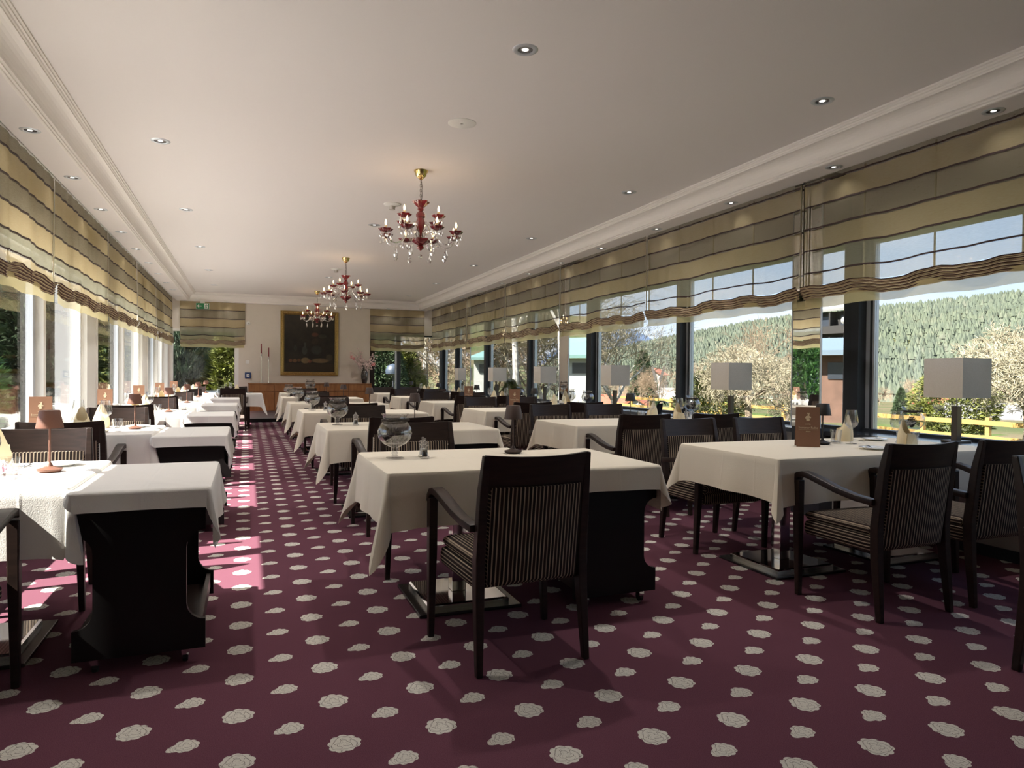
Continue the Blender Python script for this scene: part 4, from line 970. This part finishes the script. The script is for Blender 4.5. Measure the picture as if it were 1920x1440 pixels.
struct('lawn', MB().add([(5.3, -14, -.55), (30, -18, -1.25), (34, 40, -1.35), (5.3, 40, -.6)], [(0, 1, 2, 3)]), 'lawn')
struct('sun_bounce_slab', MB().box(-16, -2.2, -14, 15, -.5, -.3), 'sun_bounce_slab')  # invented unseen slab outside the left windows, bounces sunlight up to the ceiling
struct('garden_ground', MB().box(-18, 14, 15, 60, -.75, -.35), 'grass_ground')
# far conifer forest: one mass of trees
rr = random.Random(21); v = []; f = []
def cone_tree(x, y, z, h, r):
    o = len(v); a0 = rr.random()*6
    for zz, rq in ((.05, 1.0), (.45, .62)):
        for j in range(5): v.append((x+r*rq*math.cos(a0+j*1.2566), y+r*rq*math.sin(a0+j*1.2566), z+h*zz))
        a0 += .6
    v.append((x, y, z+h*.72)); v.append((x, y, z+h))
    for j in range(5): f.append((o+j, o+(j+1) % 5, o+10)); f.append((o+5+j, o+5+(j+1) % 5, o+11))
nf_ = 0
while nf_ < 22000:
    az = math.radians(rr.uniform(24, 150)); d = math.sqrt(rr.uniform(430**2, 1060**2))
    if math.degrees(az) > 68 and rr.random() < .72: continue
    if d < 520 and rr.random() < .5: continue
    x, y = 2+d*math.sin(az), 6+d*math.cos(az); h = rr.uniform(8, 14.5); cone_tree(x, y, height(x, y)-1, h, h*.30); nf_ += 1
b = MB(); b.v = v; b.f = f
me = bpy.data.meshes.new('forest'); me.from_pydata(v, [], f); o = obj('conifer_forest', me, 'forest', kind='stuff'); tag(o, 'dense conifer forest covering the hill beyond the valley', 'forest')
# distant blue mountain
b = MB(); rings = []
for i in range(25):
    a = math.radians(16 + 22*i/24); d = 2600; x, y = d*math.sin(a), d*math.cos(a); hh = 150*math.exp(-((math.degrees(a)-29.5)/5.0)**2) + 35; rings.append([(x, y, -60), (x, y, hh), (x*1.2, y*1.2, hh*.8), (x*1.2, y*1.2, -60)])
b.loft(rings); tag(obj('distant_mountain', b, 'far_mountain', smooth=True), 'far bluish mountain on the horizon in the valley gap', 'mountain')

# bare trees
def bare_tree_mesh(seed, H, trunk, depth, spread, droop, r0_, L0=.20):
    r_ = random.Random(seed); mb = MB(); tw = MB()
    def grow(p, d, L, r, k):
        m = 1 if k < 2 else 2; pts = [p]; dd = d.copy()
        for i in range(m):
            dd = (dd + Vector((r_.uniform(-1, 1), r_.uniform(-1, 1), r_.uniform(-.7, .8)-droop))*.22).normalized(); pts.append(pts[-1] + dd*L/m)
        (mb if k > depth-2 else tw).tube(pts, [r*(1-.3*i/m) for i in range(m+1)], 5 if k > depth-2 else 3, False)
        if k == 0: return
        for j in range(3):
            q = pts[-1] if j < 2 else pts[r_.randint(max(0, m-1), m)]
            ax = dd.orthogonal().normalized(); ax.rotate(Matrix.Rotation(r_.random()*2*PI, 3, dd)); nd = (dd + ax*spread*r_.uniform(.5, 1.4)).normalized()
            grow(q, nd, L*r_.uniform(.66, .88), max(r*.62, .006), k-1)
    th = trunk*H
    mb.tube([(0, 0, -.3), (.02*H*r_.uniform(-1, 1), .02*H*r_.uniform(-1, 1), th*.5), (0, 0, th)], [r0_*1.25, r0_, r0_*.85], 8, False)
    n0 = 5
    for j in range(n0):
        a = 2*PI*j/n0 + r_.random(); grow(Vector((0, 0, th*(.75+.06*j))), Vector((math.cos(a)*spread, math.sin(a)*spread, .75)).normalized(), H*L0, r0_*.5, depth)
    return mb.mesh('trunk'), tw.mesh('twigs')
def tree_proto(seed, H, trunk, depth, spread, droop, r0_, mt, mtw, L0=.20):
    def f():
        t = thing('bare_tree', '', 'tree'); a, c = bare_tree_mesh(seed, H, trunk, depth, spread, droop, r0_, L0)
        obj('trunk', a, mt, t); obj('twigs', c, mtw, t, kind='stuff'); return t
    return Proto(f)
T1 = tree_proto(1, 4.6, .36, 7, 1.0, -.04, .11, 'bark', 'twig_pale', .125)      # round pollard
T2 = tree_proto(5, 11, .40, 5, .50, .0, .11, 'birch', 'twig_pale', .15)         # tall birch
T3 = tree_proto(8, 7.5, .18, 6, .70, .0, .09, 'bark', 'twig_warm', .17)          # brownish
T4 = tree_proto(12, 8, .20, 6, .65, .0, .12, 'birch', 'twig_pale', .17)
def gz(x, y): return height(x, y) if x > 34 or y > 40 else (-.9 if x > 5 else -.35)
def polar(px, d):  # photo column to a place at distance d from the camera, world metres
    a = yaw + math.atan((px-960)/1289.5); return d*math.sin(a), d*math.cos(a)
for px, d, P_, s, l in ((1400, 22, T1, 1.0, 'round bare tree with pale twigs beyond the second sill lamp'), (1480, 25, T3, .72, 'brownish bare tree left of the mirrored pillar'), (1925, 21, T1, 1.12, 'round bare tree with yellowish twigs at the right picture edge'),
                        (1150, 26, T4, .78, 'bare blossoming tree behind the third sill lamp'), (1048, 22, T2, .9, 'white barked birch left of the second mirrored pillar'), (1015, 26, T4, .9, 'bare bushy tree behind the fourth sill lamp'), (962, 24, T2, 1.0, 'twin birch trunk left of the fourth sill lamp'),
                        (980, 26, T4, 1.0, 'pale bare tree between fourth and fifth sill lamps'), (905, 27, T4, .9, 'spreading bare tree near the fifth sill lamp'), (873, 28, T2, 1.0, 'pale birch trunk beside the last mirrored pillar'), (845, 26, T4, .9, 'bare tree behind the far right window corner'), (800, 26, T2, 1.0, 'grey barked tree beyond the right back window'), (775, 30, T3, 1.1, 'bare woodland tree deep behind the right back window'), (925, 27, T3, 1.0, 'bare woodland tree deep beyond the far right windows'), (1005, 30, T3, 1.0, 'hazy bare tree deep behind the fourth sill lamp'), (890, 33, T4, 1.2, 'tall bare tree deep beyond the fifth sill lamp'), (955, 36, T4, 1.2, 'tall bare tree in the woodland beyond the fourth window post'), (835, 34, T3, 1.2, 'brownish tree deep beyond the corner windows')):
    x, y = polar(px, d); P_.at((x, y, gz(x, y)), px*.37, l, 'bare trees', s)
rr = random.Random(77); k = 0
for i in range(34):
    px = rr.uniform(1080, 1920); d = rr.uniform(55, 260); x, y = polar(px, d); P_ = (T3, T4, T3)[i % 3]
    if 1720 < px < 1900 and d < 90: continue
    P_.at((x, y, height(x, y)), rr.random()*6, 'leafless tree among the scattered valley trees', 'valley trees', rr.uniform(.6, .95))
for i, (px, d) in enumerate(((340, 34), (395, 38), (420, 30), (460, 40), (200, 36), (240, 40))):
    x, y = polar(px, d); T3.at((x, y, -.4), i*1.1, 'bare tree standing behind the garden conifers, %s from the left' % ['third', 'fourth', 'fifth', 'last', 'first', 'second'][i], 'garden bare trees', 1.0)

# evergreen trees and shrubs
def needle_tree(seed, H, R_, n_, shape):
    r_ = random.Random(seed); b = MB()
    for i in range(n_):
        q = r_.random()**.8; z = H*(.04+.95*q)
        rad = R_*((1-q)**.75 if shape == 'cone' else (math.sin(PI*min(1, .12+.86*q))**.6)); a = r_.random()*2*PI; r = rad*math.sqrt(r_.uniform(.25, 1)); c = Vector((r*math.cos(a), r*math.sin(a), z))
        out = Vector((math.cos(a), math.sin(a), r_.uniform(-.2, .9) if shape != 'up' else r_.uniform(1, 2.5))).normalized(); L = H*.055*r_.uniform(.6, 1.4); sd_ = out.orthogonal().normalized(); sd_.rotate(Matrix.Rotation(r_.random()*6, 3, out)); w_ = L*.16
        for s_ in (-.5, 0, .5):
            d_ = (out + sd_*s_*1.1).normalized(); e_ = sd_.cross(out)*w_; b.add([c-e_, c+e_, c+d_*L], [(0, 1, 2)])
    return b
def mk_ever(seed, H, R_, n_, shape, mat):
    def f():
        t = thing('evergreen_tree', '', 'tree'); obj('trunk', MB().tube([(0, 0, -.3), (0, 0, H*.5), (0, 0, H*.93)], [.05*H*.35, .03*H*.35, .01], 6), 'bark', t)
        b = needle_tree(seed, H, R_, n_, shape); me = bpy.data.meshes.new('foliage'); me.from_pydata(b.v, [], b.f); obj('foliage', me, mat, t, kind='stuff'); return t
    return Proto(f)
E1 = mk_ever(1, 4.2, 1.25, 6500, 'cone', 'needle_dark'); E2 = mk_ever(2, 3.8, .75, 6500, 'up', 'needle_grey'); E3 = mk_ever(3, 4.4, 1.5, 7000, 'cone', 'needle_yellow'); E4 = mk_ever(4, 2.6, 1.5, 6000, 'round', 'needle_yellow')
for px, d, P_, s, l in ((345, 25, E2, 1.0, 'grey green columnar yew outside the left back window'), (372, 26, E2, .95, 'second columnar yew outside the left back window'), (325, 26, E2, .9, 'columnar yew at the left edge of the back window'), (445, 23, E3, .85, 'yellow green conifer at the right of the left back window'),
                        (722, 24.5, E1, .80, 'dark green fir outside the right back window'), (765, 25.5, E3, .72, 'bright yellow green conifer outside the right back window'), (703, 25, E2, .7, 'small grey conifer beside the right back window post'), (745, 24.2, E1, .5, 'low dark fir between the right back window conifers'),
                        (203, 20.5, E1, .95, 'dark conifer outside the left window behind the pier'), (232, 23, E1, 1.1, 'dark conifer deeper outside the left window'), (287, 29, E3, 1.0, 'bright conifer outside the far left window'), (60, 21, E1, 1.15, 'dark conifer beyond the nearest left window'),
                        (1790, 30, E4, 1.0, 'round yellow green bush on the lawn under the nearest sill lamp'), (1690, 55, E1, .55, 'small conifer in the field beside the nearest window post'), (1330, 27, E4, .9, 'yellow green shrub below the second sill lamp'), (958, 18.5, E3, .45, 'golden shrub beside the fourth window post'), (1205, 110, E1, 2.0, 'dark spruce among the valley roofs')):
    x, y = polar(px, d); P_.at((x, y, gz(x, y)), px*.7, l, 'evergreens', s)
# green round tree seen in the pillar mirror, rocks on the left slope
E5 = mk_ever(6, 2.6, 1.15, 5200, 'round', 'leaf_green')
E5.at((-5.3, 15.2, -.35), 0, 'round bright green clipped tree outside the left windows', 'evergreens', 1.0)
t = thing('board_fence', 'dark grey upright board fence behind the clipped tree, seen in the pillar mirror', 'fence', (-8.6, 13.0, -.4), -.35)
bm_ = MB().box(-.075, .075, -.015, .015, 0, 3.1).mesh('board')
for i in range(70):
    o = obj('board', bm_, 'fence_grey', t); o.location = (-.02*(i % 2), .16*i, 0); o.rotation_euler = (0, 0, PI/2)
obj('rail', MB().box(-.06, -.03, 0, 11.2, .5, .62), 'fence_grey', t); obj('rail', MB().box(-.06, -.03, 0, 11.2, 2.3, 2.42), 'fence_grey', t)
b = MB(); rr = random.Random(5)
for i in range(26):
    x, y = -9.5 + rr.uniform(-2.2, .8), 12+i*.7; s = rr.uniform(.6, 1.3)
    b.ell((x, y, .1+rr.uniform(0, 1.2)), (s, s, s*.8), 7, 5)
for i, p in enumerate(b.v): b.v[i] = (p[0]+rr.uniform(-.15, .15), p[1]+rr.uniform(-.15, .15), p[2]+rr.uniform(-.15, .15))
tag(obj('rock_slope', b, 'rock', kind='stuff'), 'grey boulder slope beyond the left windows', 'rocks')

# houses
def house(label, x, y, z, W, D, Hh, roof_h, rz, wall, roof, flat=False, nw=4, floors=1, balcony=False):
    t = thing('house', label, 'house', (x, y, z), rz)
    obj('walls', MB().box(-W/2, W/2, -D/2, D/2, -2, Hh), wall, t)
    e_ = .08*W if not flat else .03*W; th = .05*Hh+.1
    if flat: obj('roof', MB().add([(-W/2-e_, -D/2-1, Hh), (W/2+e_, -D/2-1, Hh), (W/2+e_, D/2+1, Hh+roof_h), (-W/2-e_, D/2+1, Hh+roof_h), (-W/2-e_, -D/2-1, Hh+.3), (W/2+e_, -D/2-1, Hh+.3), (W/2+e_, D/2+1, Hh+roof_h+.3), (-W/2-e_, D/2+1, Hh+roof_h+.3)], [(0, 3, 2, 1), (4, 5, 6, 7), (0, 1, 5, 4), (1, 2, 6, 5), (2, 3, 7, 6), (3, 0, 4, 7)]), roof, t)
    else:
        b = MB(); b.prism([(-D/2-.8, Hh-.3), (0, Hh+roof_h), (D/2+.8, Hh-.3), (D/2+.8, Hh-.05), (0, Hh+roof_h+.3), (-D/2-.8, Hh-.05)], -W/2-e_, W/2+e_); b.v = [(p[1], p[0], p[2]) for p in b.v]; obj('roof', b, roof, t)
        b = MB(); b.prism([(-D/2, Hh), (0, Hh+roof_h), (D/2, Hh)], -W/2, W/2); b.v = [(p[1], p[0], p[2]) for p in b.v]; obj('gable', b, wall, t)
    for fl_ in range(floors):
        zz = Hh*(fl_+.35)/floors
        for i in range(nw):
            xx = -W/2 + W*(i+.5)/nw; wd = obj('window', MB().box(xx-W/nw*.28, xx+W/nw*.28, -D/2-.06, -D/2+.05, zz, zz+Hh/floors*.45), 'window_dark', t)
        if balcony:
            obj('balcony', MB().box(-W/2, W/2, -D/2-1.2, -D/2, zz-.9, zz-.7), wall, t); obj('balcony_rail', MB().box(-W/2, W/2, -D/2-1.2, -D/2-1.1, zz-.7, zz+.1), wall, t)
            for i in range(nw+1): obj('partition', MB().box(-W/2+W*i/nw-.1, -W/2+W*i/nw+.1, -D/2-1.15, -D/2, zz-.7, zz+1.8), wall, t)
            for i in range(0, nw, 2): obj('parasol', MB().ell((-W/2+W*(i+.5)/nw, -D/2-.8, zz+.7), (.5, .4, .5), 8, 5), 'house_white', t)
    return t
def at_px(px, d, zpx):  # world place at distance d whose height projects to photo row zpx
    x, y = polar(px, d); c = math.cos(math.atan((px-960)/1289.5)); return x, y, 1.25 + (703.5 - zpx)*d*c/1289.5
x, y, z = at_px(1225, 330, 718); house('white chalet with brown roof on the far slope', x, y, z, 12, 10, 4.2, 3.2, -.5+1.2, 'house_white', 'roof_red', nw=3)
x, y, z = at_px(1150, 120, 772); house('red tiled house low in the valley beside the third sill lamp', x, y, z, 6, 5, 1.2, 1.6, -.5, 'house_white', 'roof_red')
x, y, z = at_px(1196, 92, 776); house('second red roofed house in the valley', x, y, z, 4.2, 3.6, .9, 1.2, .9, 'house_white', 'roof_red')
x, y, z = at_px(1222, 170, 755); house('grey roofed house in the valley behind the orchid', x, y, z, 9, 7, 1.4, 2.2, -.6, 'house_white', 'roof_grey')
x, y, z = at_px(1250, 150, 762); house('pale roofed farm building in the valley left of the window post', x, y, z, 9, 6, 1.5, 1.6, -.3, 'house_white', 'house_white')
x, y, z = at_px(1850, 75, 806); house('small white house down the meadow at the right', x, y, z, 5.5, 4, 1.5, 1.0, -.9, 'house_white', 'roof_grey', nw=2)
x, y, z = at_px(1745, 95, 775); house('white gabled house half hidden behind the round bush', x, y, z, 3.2, 3, 1.8, 1.5, -.9, 'house_white', 'roof_red', nw=2)
# buildings behind the camera, seen in the mirrored pillars
def mirror_at(px, d, zpx, ym): 
    a = yaw + math.atan((px-960)/1289.5); c = math.cos(math.atan((px-960)/1289.5)); return d*math.sin(a), 2*ym - d*math.cos(a), 1.25 + (703.5-zpx)*d*c/1289.5
x, y, z = mirror_at(1570, 105, 672, 4.684); house('long dark timber hotel with balconies, seen in the nearest mirrored pillar', x, y, z, 46, 12, 6.2, 4.2, math.atan2(-x, y)+PI+.55+PI, 'house_timber', 'roof_grey', True, 12, 2, True)
x, y, z = mirror_at(1570, 52, 728, 4.684); house('low house with pale blue roof, seen in the nearest mirrored pillar', x, y, z, 12, 8, 2.3, 1.3, math.atan2(-x, y)+.15, 'house_brown', 'roof_blue', True, 4, 1)
x, y, z = mirror_at(1088, 70, 714, 9.784); house('building with mint green roof, seen in the second mirrored pillar', x, y, z, 13, 8, 2.2, 2.2, math.atan2(-x, y)+.2, 'house_white', 'roof_mint', True, 4, 1)
# wooden fence along the lawn
t = thing('rail_fence', 'yellow wooden rail fence along the lawn outside', 'fence', (0, 0, 0))
fp = []
for i in range(22):
    fp.append((19.5 + .10*i, -8 + 2.2*i))
for (x0, y0), (x1, y1) in zip(fp, fp[1:]):
    z0, z1 = -1.0-.004*(x0), -1.0-.004*x1
    for hz in (.50, .95): obj('rail', MB().loft([[(x0, y0, z0+hz), (x0+.06, y0, z0+hz), (x0+.06, y0, z0+hz+.14), (x0, y0, z0+hz+.14)], [(x1, y1, z1+hz), (x1+.06, y1, z1+hz), (x1+.06, y1, z1+hz+.14), (x1, y1, z1+hz+.14)]]), 'fence_wood', t)
for (x0, y0) in fp: obj('post', MB().box(x0+.05, x0+.17, y0-.06, y0+.06, -1.5, .10), 'fence_wood', t)

# garden lamp and bench outside the back windows
x, y = polar(737, 22.5)
t = thing('garden_lamp', 'blue grey domed garden lamp outside the right back window', 'lamp', (x, y, -.35))
obj('pole', MB().lathe([(.05, 0), (.035, .1), (.03, 1.55)], 12), 'anthracite', t, True)
obj('dome', MB().lathe([(.16, 1.55), (.24, 1.60), (.25, 1.72), (.18, 1.86), (.05, 1.92), (.001, 1.93)], 20), 'lamp_dome', t, True)
x, y = polar(366, 21.5)
t = thing('garden_bench', 'pale slatted garden bench outside the left back window', 'bench', (x, y, -.35), .3)
for i in range(4): obj('seat_slat', MB().box(-.75, .75, -.22+.12*i, -.12+.12*i, .44, .47), 'stucco', t)
for i in range(5): obj('back_slat', MB().box(-.75, .75, .25+.015*i, .27+.015*i, .56+.11*i, .63+.11*i), 'stucco', t)
for sx in (-.7, .7):
    obj('leg', MB().box(sx-.03, sx+.03, -.22, -.16, 0, .44), 'stucco', t); obj('leg', MB().box(sx-.03, sx+.03, .24, .30, 0, 1.1), 'stucco', t); obj('armrest', MB().box(sx-.03, sx+.03, -.24, .28, .62, .66), 'stucco', t)
